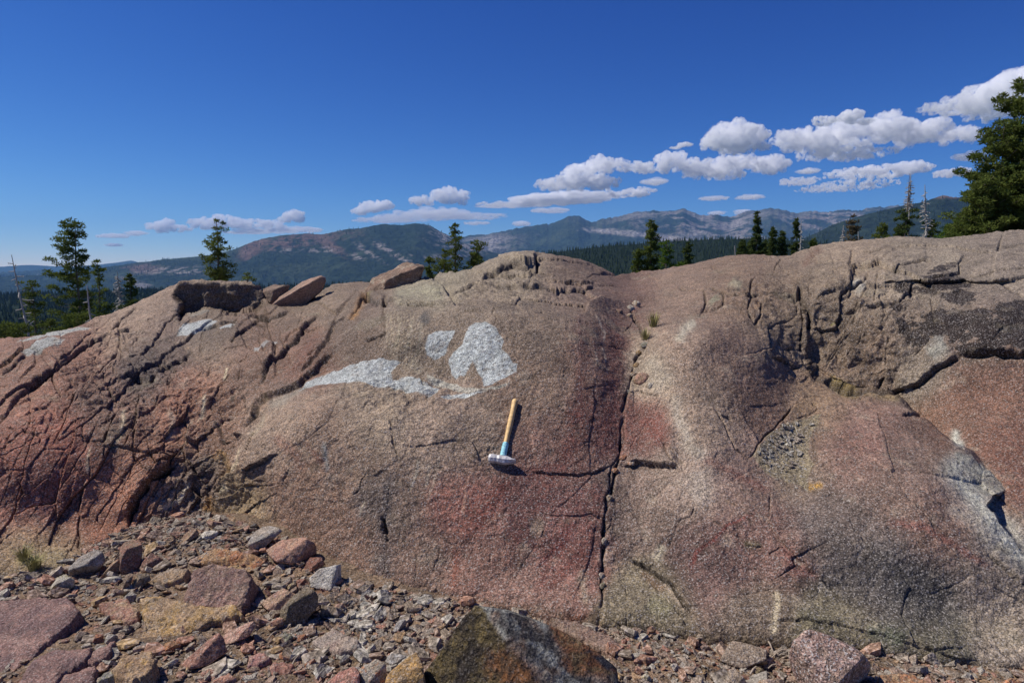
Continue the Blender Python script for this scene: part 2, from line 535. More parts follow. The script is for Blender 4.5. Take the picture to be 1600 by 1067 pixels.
# ================================================================ THE OUTCROP
CREST = [(-1050, 905), (-800, 790), (-500, 670), (-320, 608), (-260, 585), (-160, 560), (0, 533), (60, 526), (100, 518), (130, 509), (160, 496), (200, 479), (240, 461), (262, 449), (285, 441), (310, 440), (345, 440), (385, 441), (400, 447), (412, 462), (420, 476),
         (440, 479), (470, 470), (500, 455), (520, 444), (560, 437), (580, 440), (620, 446), (660, 440), (688, 424), (700, 423), (722, 420), (745, 413), (765, 407), (790, 403), (800, 399), (815, 397), (850, 394), (880, 398), (890, 401), (915, 409), (940, 418),
         (960, 426), (975, 428), (1000, 426), (1020, 423), (1040, 418), (1070, 413), (1100, 408), (1130, 402), (1150, 399), (1180, 398), (1215, 399), (1235, 398), (1245, 393), (1262, 389), (1280, 384), (1300, 379),
         (1330, 377), (1352, 376), (1400, 374), (1470, 374), (1500, 370), (1530, 366), (1560, 362), (1600, 359), (1700, 352), (1860, 350), (2050, 372), (2300, 470), (2500, 640), (2700, 980)]
FOOT = [(-1050, 930), (-260, 920), (-100, 915), (0, 905), (60, 905), (120, 895), (180, 862), (240, 830), (300, 822), (340, 835), (400, 850), (450, 872), (520, 905), (560, 915), (620, 927), (700, 942), (800, 958), (930, 980), (1000, 985),
        (1100, 1003), (1200, 1012), (1300, 1018), (1400, 1030), (1500, 1045), (1600, 1050), (1700, 1060), (1860, 1060)]
COLS = {
 -950: [(890, 3.6)], -650: [(850, 3.75), (780, 4.3)], -400: [(820, 3.8), (720, 4.5), (650, 5.6)],
 2000: [(980, 2.70), (880, 3.0), (780, 3.6), (650, 4.1), (560, 4.4), (480, 5.0), (420, 5.8)], 2250: [(980, 2.72), (880, 3.0), (780, 3.6), (650, 4.3), (560, 5.0), (500, 5.8)], 2450: [(980, 2.75), (880, 3.1), (780, 3.7), (700, 4.3)], 2650: [(1000, 2.75)],
 -180: [(760, 3.9), (680, 4.3), (600, 5.3), (560, 6.0)],
 -60: [(800, 3.75), (720, 4.0), (620, 4.9), (548, 6.2)],
 20: [(830, 3.68), (760, 3.85), (690, 4.1), (620, 4.75), (570, 5.4), (532, 6.3)],
 100: [(830, 3.75), (760, 3.95), (680, 4.25), (610, 4.9), (560, 5.6), (519, 6.8)],
 180: [(820, 3.9), (750, 4.1), (680, 4.35), (610, 5.1), (555, 6.0), (520, 6.8), (489, 7.7)],
 250: [(790, 4.05), (720, 4.25), (650, 4.65), (600, 5.2), (550, 6.1), (500, 7.2), (457, 8.2)],
 330: [(790, 4.1), (730, 4.25), (670, 4.55), (620, 4.9), (570, 5.55), (530, 6.3), (500, 7.2), (445, 8.5)],
 400: [(800, 3.85), (740, 3.95), (690, 4.12), (650, 4.5), (610, 4.9), (570, 5.4), (520, 6.4), (490, 7.4), (455, 8.6)],
 470: [(820, 3.62), (760, 3.72), (700, 3.84), (650, 4.0), (622, 4.35), (590, 4.85), (550, 5.4), (510, 6.3), (475, 7.8)],
 540: [(850, 3.42), (780, 3.56), (710, 3.70), (660, 3.85), (632, 4.05), (605, 4.4), (570, 4.75), (520, 5.4), (480, 6.4), (445, 8.6)],
 620: [(870, 3.3), (800, 3.45), (730, 3.62), (670, 3.78), (640, 3.92), (622, 4.15), (600, 4.42), (560, 4.62), (500, 4.95), (478, 5.5), (455, 7.4)],
 700: [(890, 3.22), (810, 3.4), (740, 3.58), (680, 3.74), (645, 3.88), (625, 4.1), (600, 4.3), (550, 4.5), (500, 4.78), (465, 5.4), (440, 7.0), (425, 8.3)],
 780: [(900, 3.15), (820, 3.35), (740, 3.58), (680, 3.76), (640, 3.92), (600, 4.12), (550, 4.34), (500, 4.66), (465, 5.3), (445, 6.3), (420, 7.2), (404, 8.4)],
 860: [(905, 3.12), (820, 3.33), (740, 3.57), (660, 3.85), (600, 4.1), (540, 4.42), (490, 4.9), (462, 5.6), (440, 6.4), (396, 8.2)],
 930: [(900, 3.12), (820, 3.33), (740, 3.6), (660, 3.92), (600, 4.22), (540, 4.6), (490, 5.2), (455, 6.3), (418, 8.4)],
 985: [(900, 3.14), (820, 3.36), (740, 3.68), (660, 4.06), (600, 4.45), (540, 4.95), (500, 5.6), (460, 6.9), (432, 8.8)],
 1050: [(920, 3.0), (840, 3.2), (760, 3.46), (680, 3.82), (600, 4.2), (550, 4.5), (515, 4.9), (480, 6.0), (450, 7.2), (418, 8.8)],
 1110: [(920, 2.96), (840, 3.15), (760, 3.40), (690, 3.7), (620, 4.05), (560, 4.36), (515, 4.75), (497, 5.3), (460, 6.2), (430, 7.3), (408, 8.8)],
 1180: [(930, 2.92), (850, 3.1), (780, 3.34), (725, 3.64), (680, 3.88), (620, 4.2), (570, 4.5), (530, 4.9), (480, 5.65), (430, 6.8), (399, 8.6)],
 1250: [(930, 2.90), (850, 3.06), (790, 3.3), (755, 3.52), (710, 3.80), (650, 4.20), (610, 4.58), (560, 5.1), (480, 5.65), (430, 6.6), (395, 8.2)],
 1310: [(940, 2.87), (860, 3.02), (790, 3.24), (720, 3.62), (670, 4.0), (620, 4.55), (600, 4.9), (540, 5.2), (460, 5.7), (400, 7.2)],
 1390: [(950, 2.82), (870, 2.95), (800, 3.14), (730, 3.46), (680, 3.85), (640, 4.3), (600, 4.9), (540, 5.1), (470, 5.45), (420, 6.0), (378, 7.6)],
 1470: [(960, 2.78), (880, 2.90), (820, 3.05), (760, 3.28), (720, 3.55), (685, 3.95), (640, 4.4), (560, 4.7), (480, 5.2), (420, 5.9), (377, 7.4)],
 1560: [(970, 2.74), (900, 2.84), (850, 2.98), (800, 3.2), (755, 3.6), (700, 4.1), (620, 4.4), (560, 4.6), (480, 5.05), (420, 5.8), (365, 7.3)],
 1660: [(980, 2.70), (910, 2.82), (860, 3.05), (780, 3.7), (650, 4.2), (560, 4.5), (480, 4.95), (420, 5.7), (357, 7.2)],
 1800: [(980, 2.70), (880, 3.0), (780, 3.7), (650, 4.1), (560, 4.4), (480, 4.9), (420, 5.6), (353, 7.2)],
}
def plane_Y(px, py, z):
    rx, rz = ray(px, py)
    return (z - CAMZ) / rz
cpt, cval = [], []
for x, L in COLS.items():
    fy = float(poly_y(FOOT, x))
    for py, Y in L:
        cpt.append((x, py)); cval.append(1.0 / Y)
    cpt.append((x, fy)); cval.append(1.0 / float(plane_Y(x, fy, -0.01)))
    cpt.append((x, fy + 60)); cval.append(1.0 / float(plane_Y(x, fy + 60, -0.30)))
cpt = np.array(cpt, float); cval = np.array(cval)
def tps_fit(P, V, lam=1.5e-3, sc=100.0):
    P = P / sc
    d = np.linalg.norm(P[:, None] - P[None], axis=2)
    K = np.where(d > 0, d * d * np.log(d + 1e-12), 0) + lam * np.eye(len(P))
    Q = np.hstack([np.ones((len(P), 1)), P])
    A = np.vstack([np.hstack([K, Q]), np.hstack([Q.T, np.zeros((3, 3))])])
    w = np.linalg.solve(A, np.concatenate([V, np.zeros(3)]))
    return P, w, sc
def tps_eval(m, x, y):
    P, w, sc = m
    out = np.empty(len(x))
    for i in range(0, len(x), 40000):
        a = np.stack([x[i:i + 40000], y[i:i + 40000]], -1) / sc
        d2 = ((a[:, None, :] - P[None]) ** 2).sum(-1)
        out[i:i + 40000] = (0.5 * d2 * np.log(d2 + 1e-12)) @ w[:len(P)] + w[len(P)] + a @ w[len(P) + 1:]
    return out
base_fit = tps_fit(cpt, cval)

# the steep wall block at the right, behind the lower rib, has a depth of its own
WALL_POLY = [(1256, 478), (1262, 560), (1275, 582), (1300, 598), (1330, 609), (1370, 612), (1398, 618), (1420, 640), (1440, 652), (1482, 690), (1520, 705), (1546, 738), (1572, 766), (1556, 776), (1548, 790), (1575, 822), (1600, 850), (1660, 900), (1900, 930), (1900, 440), (1600, 440), (1400, 440), (1300, 440)]
WP = []
for x, L in {1240: [(600, 5.15), (540, 5.35), (480, 5.55), (440, 5.9)], 1300: [(640, 4.95), (600, 5.05), (540, 5.25), (480, 5.5), (440, 5.9)],
             1390: [(680, 4.8), (620, 4.92), (560, 5.0), (500, 5.2), (440, 5.75)], 1470: [(740, 3.95), (680, 4.3), (620, 4.6), (560, 4.8), (500, 5.05), (440, 5.7)],
             1560: [(880, 3.1), (800, 3.38), (720, 3.78), (620, 4.4), (560, 4.62), (500, 4.9), (440, 5.55)], 1660: [(920, 2.95), (800, 3.35), (620, 4.3), (560, 4.5), (500, 4.85), (440, 5.4)],
             1850: [(920, 2.95), (700, 3.8), (560, 4.4), (500, 4.75), (440, 5.3)]}.items():
    for py, Y in L: WP.append((x, py, 1.0 / Y))
WP = np.array(WP)
wall_fit = tps_fit(WP[:, :2], WP[:, 2])
# the dark upright face under the flat-topped block at the upper left
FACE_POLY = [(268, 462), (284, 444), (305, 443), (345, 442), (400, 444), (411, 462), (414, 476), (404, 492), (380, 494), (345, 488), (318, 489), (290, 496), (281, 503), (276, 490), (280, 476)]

NC, NRW, NB = 1560, 640, 40
gpx = np.concatenate([np.linspace(-1040, -152, 150), np.linspace(-150, 1780, NC), np.linspace(1783, 2700, 170)])
NC = len(gpx)
crest_y = poly_y(CREST, gpx) + perlin(np.stack([gpx / 11, gpx * 0, gpx * 0 + 5], -1)) * 1.2 + perlin(np.stack([gpx / 4, gpx * 0, gpx * 0 + 5], -1)) * 0.6
foot_y = poly_y(FOOT, gpx) + 45
tt = np.linspace(0, 1, NRW)
PY = foot_y[None, :] + (crest_y - foot_y)[None, :] * tt[:, None]
PX = np.broadcast_to(gpx[None, :], PY.shape).copy()
fx, fy = PX.ravel(), PY.ravel()
iY = tps_eval(base_fit, fx, fy)
# jagged coordinates: every line drawn below wanders like a natural fracture
q = np.stack([fx, fy, fx * 0], -1)
wx = fx + perlin(q / 14 + 3.3) * 3.4 + perlin(q / 6 + 8.1) * 0.9 + perlin(q / 45 + 4.4) * 4
wy = fy + perlin(q / 14 + 51.3) * 3.4 + perlin(q / 6 + 28.1) * 0.9 + perlin(q / 45 + 14.4) * 4

def sel(box, m):
    return np.where((fx > box[0] - m) & (fx < box[2] + m) & (fy > box[1] - m) & (fy < box[3] + m))[0]
def bbox(pts):
    a = np.asarray(pts, float)
    return a[:, 0].min(), a[:, 1].min(), a[:, 0].max(), a[:, 1].max()
def region(poly, soft=3.0, rough=1.0):
    """0..1 inside a hand-read outline, edge softened over a few pixels"""
    out = np.zeros(len(fx))
    ix = sel(bbox(poly), soft * 3 + 8)
    if len(ix) == 0: return out
    X = lerp(fx[ix], wx[ix], rough); Y = lerp(fy[ix], wy[ix], rough)
    ins = in_poly(X, Y, poly)
    d, _, _ = seg_dist(X, Y, poly, True)
    out[ix] = ss(-soft, soft, np.where(ins, d, -d))
    return out

mw = region(WALL_POLY, 2.5, 0.6) * ss(1890, 1660, fx)
iY = lerp(iY, tps_eval(wall_fit, fx, fy), mw)
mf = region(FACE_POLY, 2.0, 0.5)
iY = lerp(iY, 1.0 / (8.15 + 0.0 * fx), mf * 0.999)
Yd = 1.0 / iY
P0 = at(fx, fy, Yd)

def normals_of(P, nr, nc):
    G = P.reshape(nr, nc, 3)
    du = np.gradient(G, axis=1); dv = np.gradient(G, axis=0)
    n = np.cross(du, dv)
    n /= np.linalg.norm(n, axis=2)[:, :, None] + 1e-12
    return n.reshape(-1, 3)
nrm = normals_of(P0, NRW, NC)
# a light blur of the normals keeps displacement from tearing at depth steps
nn = nrm.reshape(NRW, NC, 3).copy()
for _ in range(3):
    nn[1:-1] = (nn[:-2] + 2 * nn[1:-1] + nn[2:]) / 4
    nn[:, 1:-1] = (nn[:, :-2] + 2 * nn[:, 1:-1] + nn[:, 2:]) / 4
nn /= np.linalg.norm(nn, axis=2)[:, :, None]
nrm = nn.reshape(-1, 3)
mpp = Yd / F                                        # metres per photograph pixel

disp = np.zeros(len(fx)); crackm = np.zeros(len(fx))
near = ss(10.5, 5.0, Yd)
disp += fbm(P0, 1.1, 4, 0.5, 61) * 0.055
disp += fbm(P0, 4.5, 4, 0.55, 62) * 0.013
disp += fbm(P0, 22.0, 3, 0.6, 63) * 0.0035
rough_zone = np.zeros(len(fx))
for b_ in ((200, 600, 110, 90, 20), (300, 760, 90, 70, 0), (1340, 520, 110, 100, 0), (760, 440, 120, 30, 0), (330, 640, 100, 60, 0), (640, 620, 90, 30, 0), (1230, 470, 90, 40, 0)):
    rough_zone = np.maximum(rough_zone, blob(fx, fy, *b_[:4], b_[4], 0.7))
def facets(p, freq, seed):
    """broken, plane-faced relief"""
    v = fbm(p, freq, 3, 0.5, seed)
    w = fbm(p, freq * 0.8, 3, 0.5, seed + 5)
    return np.abs(v) - 0.6 * np.abs(w)
disp += rough_zone * facets(P0, 5.0, 71) * 0.07
disp += rough_zone * facets(P0, 16.0, 72) * 0.018
disp += mf * facets(P0, 2.2, 73) * 0.13 + mf * facets(P0, 7.0, 74) * 0.035

# joint-bounded plates: blocks split along the local joint direction, each standing or tilting a little differently
platec = np.zeros(len(fx)); joint = np.zeros(len(fx))
def plates(ang, lu, lv, mask, off, tilt, seed, groove=0.02, gw=0.05):
    a_ = R(ang); c_, s_ = math.cos(a_), math.sin(a_)
    ix = np.where(mask > 0.02)[0]
    X = lerp(fx[ix], wx[ix], .5) + perlin(q[ix] / 90 + seed) * 9; Y = lerp(fy[ix], wy[ix], .5) + perlin(q[ix] / 90 + seed + 50) * 9
    u = (X * c_ + Y * s_) / lu; v = (-X * s_ + Y * c_) / lv
    r_, ox, oy, e = cells(u, v, seed)
    m = mask[ix]
    h = (r_(1) - .5) * 2 * off + (r_(2) - .5) * 2 * tilt * ox + (r_(3) - .5) * 2 * tilt * oy
    g = ss(gw, 0.0, e) * (r_(4) > .25)
    disp[ix] += (h - groove * g) * m
    platec[ix] += (r_(5) - .5) * m; joint[ix] = np.maximum(joint[ix], g * m * (groove / 0.03))
mUL = blob(fx, fy, 160, 590, 330, 80, -14, .35) * ss(560, 470, fx) * ss(470, 520, fy + fx * .12)
mLL = blob(fx, fy, 110, 760, 330, 110, 0, .35) * ss(400, 300, fx)
mOut = ss(60, -80, fx) * ss(crest_y[None, :].repeat(NRW, 0).ravel() + 4, crest_y[None, :].repeat(NRW, 0).ravel() + 40, fy)
mUL = np.maximum(mUL, mOut * .7); mLL = np.maximum(mLL, mOut * .7)
mML = blob(fx, fy, 320, 730, 95, 100, 10, .4)
mMT = blob(fx, fy, 470, 520, 90, 70, 0, .5)
plates(-37, 150, 46, mUL, .024, .035, 3, .024, .035)
plates(-64, 170, 56, mLL, .014, .024, 4, .020, .03)
plates(-50, 64, 30, mML, .026, .04, 5, .028)
plates(-39, 90, 24, mUL, .005, .012, 21, .010, .05)
plates(-60, 90, 26, mLL, .004, .010, 22, .009, .05)
plates(40, 120, 60, np.maximum(mUL, mLL), .007, .012, 23, .010, .02)
plates(-48, 110, 40, mMT, .03, .04, 6, .015)
mW = blob(fx, fy, 1300, 495, 150, 100, 6, .35)
plates(4, 90, 60, mW, .014, .03, 7, .012)
plates(75, 40, 24, mW * .7, .007, .013, 8, .004)
mT = blob(fx, fy, 760, 440, 230, 40, 3, .4)
plates(6, 95, 26, mT, .045, .05, 9, .015)
mU = blob(fx, fy, 1480, 440, 260, 90, 0, .4)
plates(-8, 150, 60, mU, .020, .03, 10, .012)
mC = blob(fx, fy, 740, 760, 420, 190, 0, .3)
plates(-72, 210, 90, mC, .0025, .008, 11, .002)
mR = blob(fx, fy, 1330, 820, 420, 200, 15, .3)
plates(38, 190, 80, mR, .005, .012, 12, .003)
allm = ss(0, 10, foot_y[None, :].repeat(NRW, 0).ravel() - fy)
plates(-30, 30, 16, (mUL + mML + mMT * .7) * .8, .009, .014, 13, .006)
plates(20, 22, 13, allm * (0.25 + .75 * rough_zone) * ss(-.1, .25, fbm(P0, 1.7, 3, .5, 64)), .004, .008, 14, .002)
disp += fbm(P0, 13.0, 4, 0.6, 65, ridged=True) * 0.0035 * near

# cracks: (polyline, width px, depth m, step m (+ = upper/right side stands proud), decay px)
K = []
def k(pts, w=2.5, d=0.03, step=0.0, decay=30): K.append((pts, w, d, step, decay))
# left dome
k([(0, 658), (20, 627), (44, 604), (67, 587), (88, 575), (108, 560), (123, 548), (145, 533), (175, 528)], 4.5, 0.06, 0.03, 40)
k([(0, 587), (20, 570), (42, 556)], 3.5, 0.04, 0.02, 25)
k([(88, 577), (111, 580), (142, 583), (157, 587), (165, 570), (182, 556), (199, 550)], 3, 0.04, -0.015, 25)
k([(159, 594), (169, 614), (189, 634), (209, 637)], 3, 0.04)
k([(165, 610), (202, 597), (236, 594), (250, 580), (280, 563), (300, 550)], 4, 0.06, 0.03, 30)
k([(233, 604), (219, 621), (213, 637), (214, 660), (210, 690)], 3.5, 0.05, 0.02, 30)
k([(170, 521), (189, 502), (214, 480)], 3.5, 0.09)
k([(182, 519), (202, 519), (222, 522)], 2.5, 0.05)
k([(408, 512), (400, 543), (388, 567), (375, 604)], 2.5, 0.04, 0.02, 20)
k([(527, 546), (506, 567), (473, 597), (439, 614), (412, 624), (398, 651), (380, 668)], 3, 0.05, -0.05, 45)  # a shadowed fold, its shade cut and coloured like a crack
k([(500, 489), (466, 530), (446, 553), (422, 580), (408, 614)], 3.5, 0.05, -0.04, 45)
k([(540, 485), (520, 520), (500, 560), (470, 590)], 3.0, 0.03, -0.03, 30)
k([(276, 724), (262, 735), (240, 750), (224, 772), (216, 788), (208, 806), (204, 824)], 9, 0.14, -0.06, 40)
k([(160, 702), (192, 704), (224, 712), (262, 719), (276, 722)], 2.5, 0.03, 0.015, 20)
k([(0, 664), (32, 676), (66, 688)], 3, 0.04)
k([(34, 738), (26, 746), (34, 772), (16, 812)], 3.5, 0.04, 0.015, 15)
k([(214, 640), (208, 680), (192, 704)], 3, 0.05, 0.02, 20)
k([(132, 692), (146, 694), (162, 696), (176, 664), (188, 640)], 5, 0.06, -0.03, 20)
k([(132, 745), (126, 775), (122, 820), (124, 858)], 4, 0.05, 0.02, 20)
k([(336, 772), (340, 812), (360, 840)], 3, 0.04)
k([(340, 664), (348, 692), (375, 688), (392, 676), (400, 655)], 5, 0.07, -0.02, 20)
k([(352, 720), (354, 745), (352, 760), (336, 770)], 3, 0.05)
k([(276, 724), (290, 715), (305, 735), (320, 760), (330, 790), (318, 812), (300, 822)], 4, 0.07, -0.02, 20)
k([(300, 690), (330, 655), (345, 640)], 3.5, 0.05, -0.02, 20)
k([(384, 770), (385, 800), (400, 815)], 2, 0.03)
k([(395, 806), (403, 790), (408, 776)], 2, 0.02)
k([(430, 795), (428, 815), (420, 835)], 2, 0.02)
k([(240, 640), (262, 600), (290, 570), (310, 556)], 2.5, 0.03)
k([(300, 600), (320, 580), (352, 560)], 2.0, 0.02)
k([(110, 640), (140, 600), (150, 590)], 2, 0.02)
k([(60, 700), (90, 640), (112, 612)], 1.8, 0.015)
k([(380, 618), (392, 640), (386, 652)], 3, 0.05, 0.02, 14)
k([(310, 520), (345, 508), (372, 500), (420, 498), (460, 488)], 2.5, 0.05, 0.03, 20)
# centre
k([(606, 652), (612, 688), (620, 720)], 2.5, 0.03)
k([(596, 806), (601, 825), (604, 846)], 7, 0.08)
k([(606, 848), (603, 880), (592, 915)], 1.8, 0.015, 0.01, 15)
k([(650, 864), (650, 924)], 1.8, 0.02)
k([(692, 836), (700, 848), (732, 872)], 1.8, 0.015)
k([(694, 836), (676, 900)], 1.5, 0.01)
k([(664, 672), (704, 678), (732, 688), (740, 700), (752, 724)], 2.4, 0.02, -0.02, 22)
k([(824, 736), (850, 736), (880, 738), (904, 744), (940, 734), (958, 727)], 2.6, 0.03, 0.012, 20)
k([(852, 802), (900, 802), (928, 800), (945, 812)], 2.6, 0.03)
k([(1013, 459), (985, 482), (999, 509), (1009, 530), (1004, 550), (993, 565), (988, 590), (978, 620), (972, 645), (971, 690), (966, 725), (958, 755), (948, 800), (943, 860), (942, 920), (938, 978)], 6, 0.035, 0.0, 30)
k([(958, 728), (950, 770), (944, 820)], 3, 0.04)
k([(944, 850), (941, 890), (940, 930)], 3, 0.05)
k([(958, 728), (975, 690), (974, 650)], 2.6, 0.04)
k([(974, 728), (1000, 724), (1030, 727), (1060, 728)], 3, 0.05, 0.045, 40)
k([(1036, 690), (1044, 712), (1058, 728)], 3, 0.05)
k([(975, 618), (1000, 612), (1030, 620)], 2.5, 0.03)
k([(1086, 784), (1080, 802), (1062, 806), (1048, 840), (1042, 858)], 2.4, 0.03)
k([(1204, 756), (1202, 812), (1220, 848), (1252, 880), (1280, 912), (1300, 930), (1335, 962)], 2.2, 0.03, 0.008, 30)
k([(1100, 800), (1112, 808), (1144, 832), (1168, 852), (1196, 856)], 2.0, 0.02, 0.01, 25)
k([(984, 878), (1016, 894), (1050, 915), (1066, 938), (1082, 962)], 5.5, 0.045, 0.02, 16)
k([(984, 884), (1010, 905), (1040, 935), (1062, 962), (1080, 985)], 2.5, 0.02, -0.01, 16)
k([(980, 920), (976, 984)], 1.8, 0.02)
k([(940, 955), (955, 968), (976, 984)], 2, 0.03)
k([(1200, 972), (1250, 975), (1330, 985), (1400, 1002), (1460, 1018), (1500, 1012), (1515, 1003)], 2.2, 0.02, 0.013, 25)
k([(1335, 962), (1370, 985), (1440, 1010), (1480, 1025), (1530, 1032)], 2.2, 0.02, 0.013, 25)
k([(1120, 640), (1136, 668), (1152, 700), (1172, 716)], 2.5, 0.05)
k([(1170, 716), (1188, 690), (1222, 656), (1240, 636), (1260, 622)], 3.5, 0.05, -0.012, 25)
k([(1222, 658), (1235, 641), (1259, 624), (1275, 618)], 3.5, 0.05)
k([(1245, 655), (1265, 650), (1278, 640), (1270, 630)], 2.5, 0.03)
k([(1290, 772), (1312, 768)], 2.2, 0.02)
k([(1130, 650), (1145, 656)], 3, 0.02)
k([(795, 415), (820, 415), (838, 419), (836, 400), (845, 396)], 4, 0.07, 0.03, 14)
k([(838, 400), (838, 428)], 3.5, 0.07)
k([(750, 440), (770, 423), (800, 416), (830, 421)], 3, 0.05, 0.06, 16)
k([(858, 449), (872, 451), (888, 450)], 8, 0.18, 0.03, 14)
k([(884, 449), (910, 449), (932, 447)], 3.5, 0.10, 0.02, 14)
k([(700, 455), (740, 446), (790, 445), (858, 446)], 2.5, 0.06, 0.03, 18)
k([(570, 533), (590, 526), (600, 518)], 6, 0.10)
k([(566, 462), (585, 470), (601, 472), (606, 466)], 10, 0.30)
k([(601, 472), (640, 476), (680, 478), (700, 472)], 2.5, 0.05, 0.04, 20)
k([(540, 500), (556, 480), (566, 464), (575, 450)], 4.5, 0.06)
k([(600, 480), (601, 500), (598, 520)], 2.2, 0.03)
k([(836, 492), (848, 486)], 2.4, 0.02)
k([(660, 590), (664, 605), (690, 612), (740, 614), (790, 604)], 2.5, 0.02, -0.015, 20)
k([(905, 540), (960, 545), (990, 555)], 1.6, 0.012)
k([(915, 610), (945, 606), (960, 608)], 2.4, 0.02)
k([(905, 700), (925, 690), (940, 700)], 1.4, 0.01)
# right wall
k([(1127, 462), (1160, 464), (1195, 462), (1225, 463), (1247, 462)], 3.5, 0.05, 0.02, 18)
k([(1171, 462), (1168, 480), (1165, 492), (1178, 509), (1184, 500), (1190, 470)], 3.2, 0.06, 0.01, 14)
k([(1178, 428), (1174, 445), (1170, 462)], 3, 0.05)
k([(1208, 425), (1214, 412), (1222, 404)], 2.5, 0.04)
k([(1208, 425), (1228, 424), (1248, 423)], 2.5, 0.04, 0.015, 12)
k([(1060, 452), (1080, 459), (1100, 458), (1104, 476), (1096, 492)], 3, 0.05)
k([(1100, 490), (1118, 486), (1132, 480), (1130, 462), (1112, 455)], 3, 0.06, -0.01, 12)
k([(1104, 456), (1112, 440), (1120, 432)], 2.5, 0.03)
k([(1249, 440), (1249, 465), (1262, 479), (1266, 516)], 8, 0.16, 0.0, 20)
k([(1256, 480), (1254, 520), (1256, 552)], 5, 0.10, 0.03, 20)
k([(1266, 516), (1290, 517), (1308, 514), (1312, 490), (1313, 459), (1335, 448), (1350, 438), (1354, 423)], 4, 0.07, 0.03, 16)
k([(1276, 465), (1300, 459), (1320, 453)], 3, 0.04, 0.015, 15)
k([(1313, 487), (1340, 486), (1364, 482), (1404, 477), (1415, 462), (1424, 459), (1428, 435)], 3, 0.06, 0.025, 18)
k([(1397, 423), (1405, 415), (1418, 411), (1436, 408), (1450, 406)], 2.8, 0.04, 0.018, 14)
k([(1455, 435), (1480, 431), (1499, 426), (1496, 412), (1508, 402)], 2.8, 0.04, 0.018, 14)
k([(1490, 464), (1502, 460), (1514, 455)], 2.5, 0.03)
k([(1512, 432), (1530, 430), (1549, 426), (1575, 424), (1600, 420), (1660, 415)], 2.4, 0.03, 0.01, 20)
k([(1371, 420), (1368, 450), (1366, 470)], 1.8, 0.015)
k([(1660, 568), (1600, 561), (1560, 558), (1502, 556)], 5.5, 0.10, -0.06, 40)
k([(1502, 558), (1482, 570), (1465, 578), (1450, 592), (1438, 604), (1415, 610), (1397, 614)], 5.0, 0.10, -0.05, 30)
k([(1256, 560), (1275, 584), (1303, 600), (1330, 610), (1370, 613), (1397, 617), (1412, 608)], 6, 0.12, 0.04, 25)
k([(1370, 612), (1378, 596), (1386, 590)], 4, 0.06)
k([(1205, 560), (1225, 563), (1244, 572), (1273, 568)], 4, 0.05, 0.02, 14)
k([(1225, 563), (1228, 545), (1262, 549)], 2.2, 0.03)
k([(1185, 502), (1205, 508), (1229, 509), (1250, 508)], 2.0, 0.02)
k([(1411, 648), (1425, 646), (1438, 650)], 5, 0.06)
k([(1438, 604), (1436, 630), (1440, 650)], 2, 0.02)
k([(1548, 788), (1575, 822), (1600, 850)], 4, 0.05)
k([(1545, 868), (1570, 888), (1600, 915)], 4, 0.04, 0.02, 20)
k([(1125, 425), (1110, 418)], 2, 0.02)
k([(1340, 398), (1400, 390), (1440, 392)], 1.8, 0.02)
k([(1290, 580), (1310, 545), (1330, 520)], 2.0, 0.02)
k([(1322, 560), (1345, 530), (1350, 505)], 2.0, 0.02)
k([(1430, 560), (1455, 530), (1470, 500)], 1.5, 0.012)
rng = random.Random(5)
for _ in range(120):                                 # small nameless joints
    x = rng.uniform(-100, 1700); yy0 = float(poly_y(CREST, x)); yy1 = float(poly_y(FOOT, x))
    y = rng.uniform(yy0 + 25, yy1 - 10)
    a = rng.gauss(-0.95 if x < 560 else (-1.2 if x < 1000 else (0.6 if y > 640 else -0.3)), 0.45); L_ = rng.uniform(10, 42)
    pts = [(x + L_ * s_ * math.cos(a) + rng.uniform(-3, 3), y + L_ * s_ * math.sin(a) + rng.uniform(-3, 3)) for s_ in (0, .33, .66, 1)]
    k(pts, rng.uniform(0.9, 1.9), rng.uniform(0.006, 0.02), rng.uniform(-0.006, 0.006), 14)

for pts, w, dep, step, dec in K:
    ix = sel(bbox(pts), max(3 * w, 2.6 * dec if step else 0) + 6)
    if len(ix) == 0: continue
    d, sd, al = seg_dist(lerp(fx[ix], wx[ix], .65), lerp(fy[ix], wy[ix], .65), pts)
    end = ss(0, 0.10, al) * ss(1, 0.90, al) * 0.75 + 0.25
    brk = np.clip(0.62 + 1.1 * perlin(np.stack([wx[ix] / 17.0, wy[ix] / 17.0, wx[ix] * 0 + w], -1)), 0.12, 1.0)
    dep = dep * brk
    wl_ = w * (0.55 + 0.45 * brk) * (0.75 + 0.5 * perlin(np.stack([al * 9, al * 0 + len(pts), al * 0 + w], -1)))
    w = w * 0.72; dep = np.minimum(dep, 2.4 * w * mpp[ix])
    g = np.exp(-(d / (wl_ * 0.62 + 1e-6)) ** 2) * end
    disp[ix] -= dep * g
    crackm[ix] = np.maximum(crackm[ix], g * np.minimum(1, dep / 0.03))
    if step:
        s_ = np.where(sd * np.sign(step) > 0, 1.0, 0.0)
        s_ = ss(-1.2, 1.2, d * np.where(s_ > 0, 1, -1))
        disp[ix] += abs(step) * s_ * np.exp(-d / dec) * ss(0, 0.15, al) * ss(1, 0.85, al)

P1 = P0 + nrm * disp[:, None]

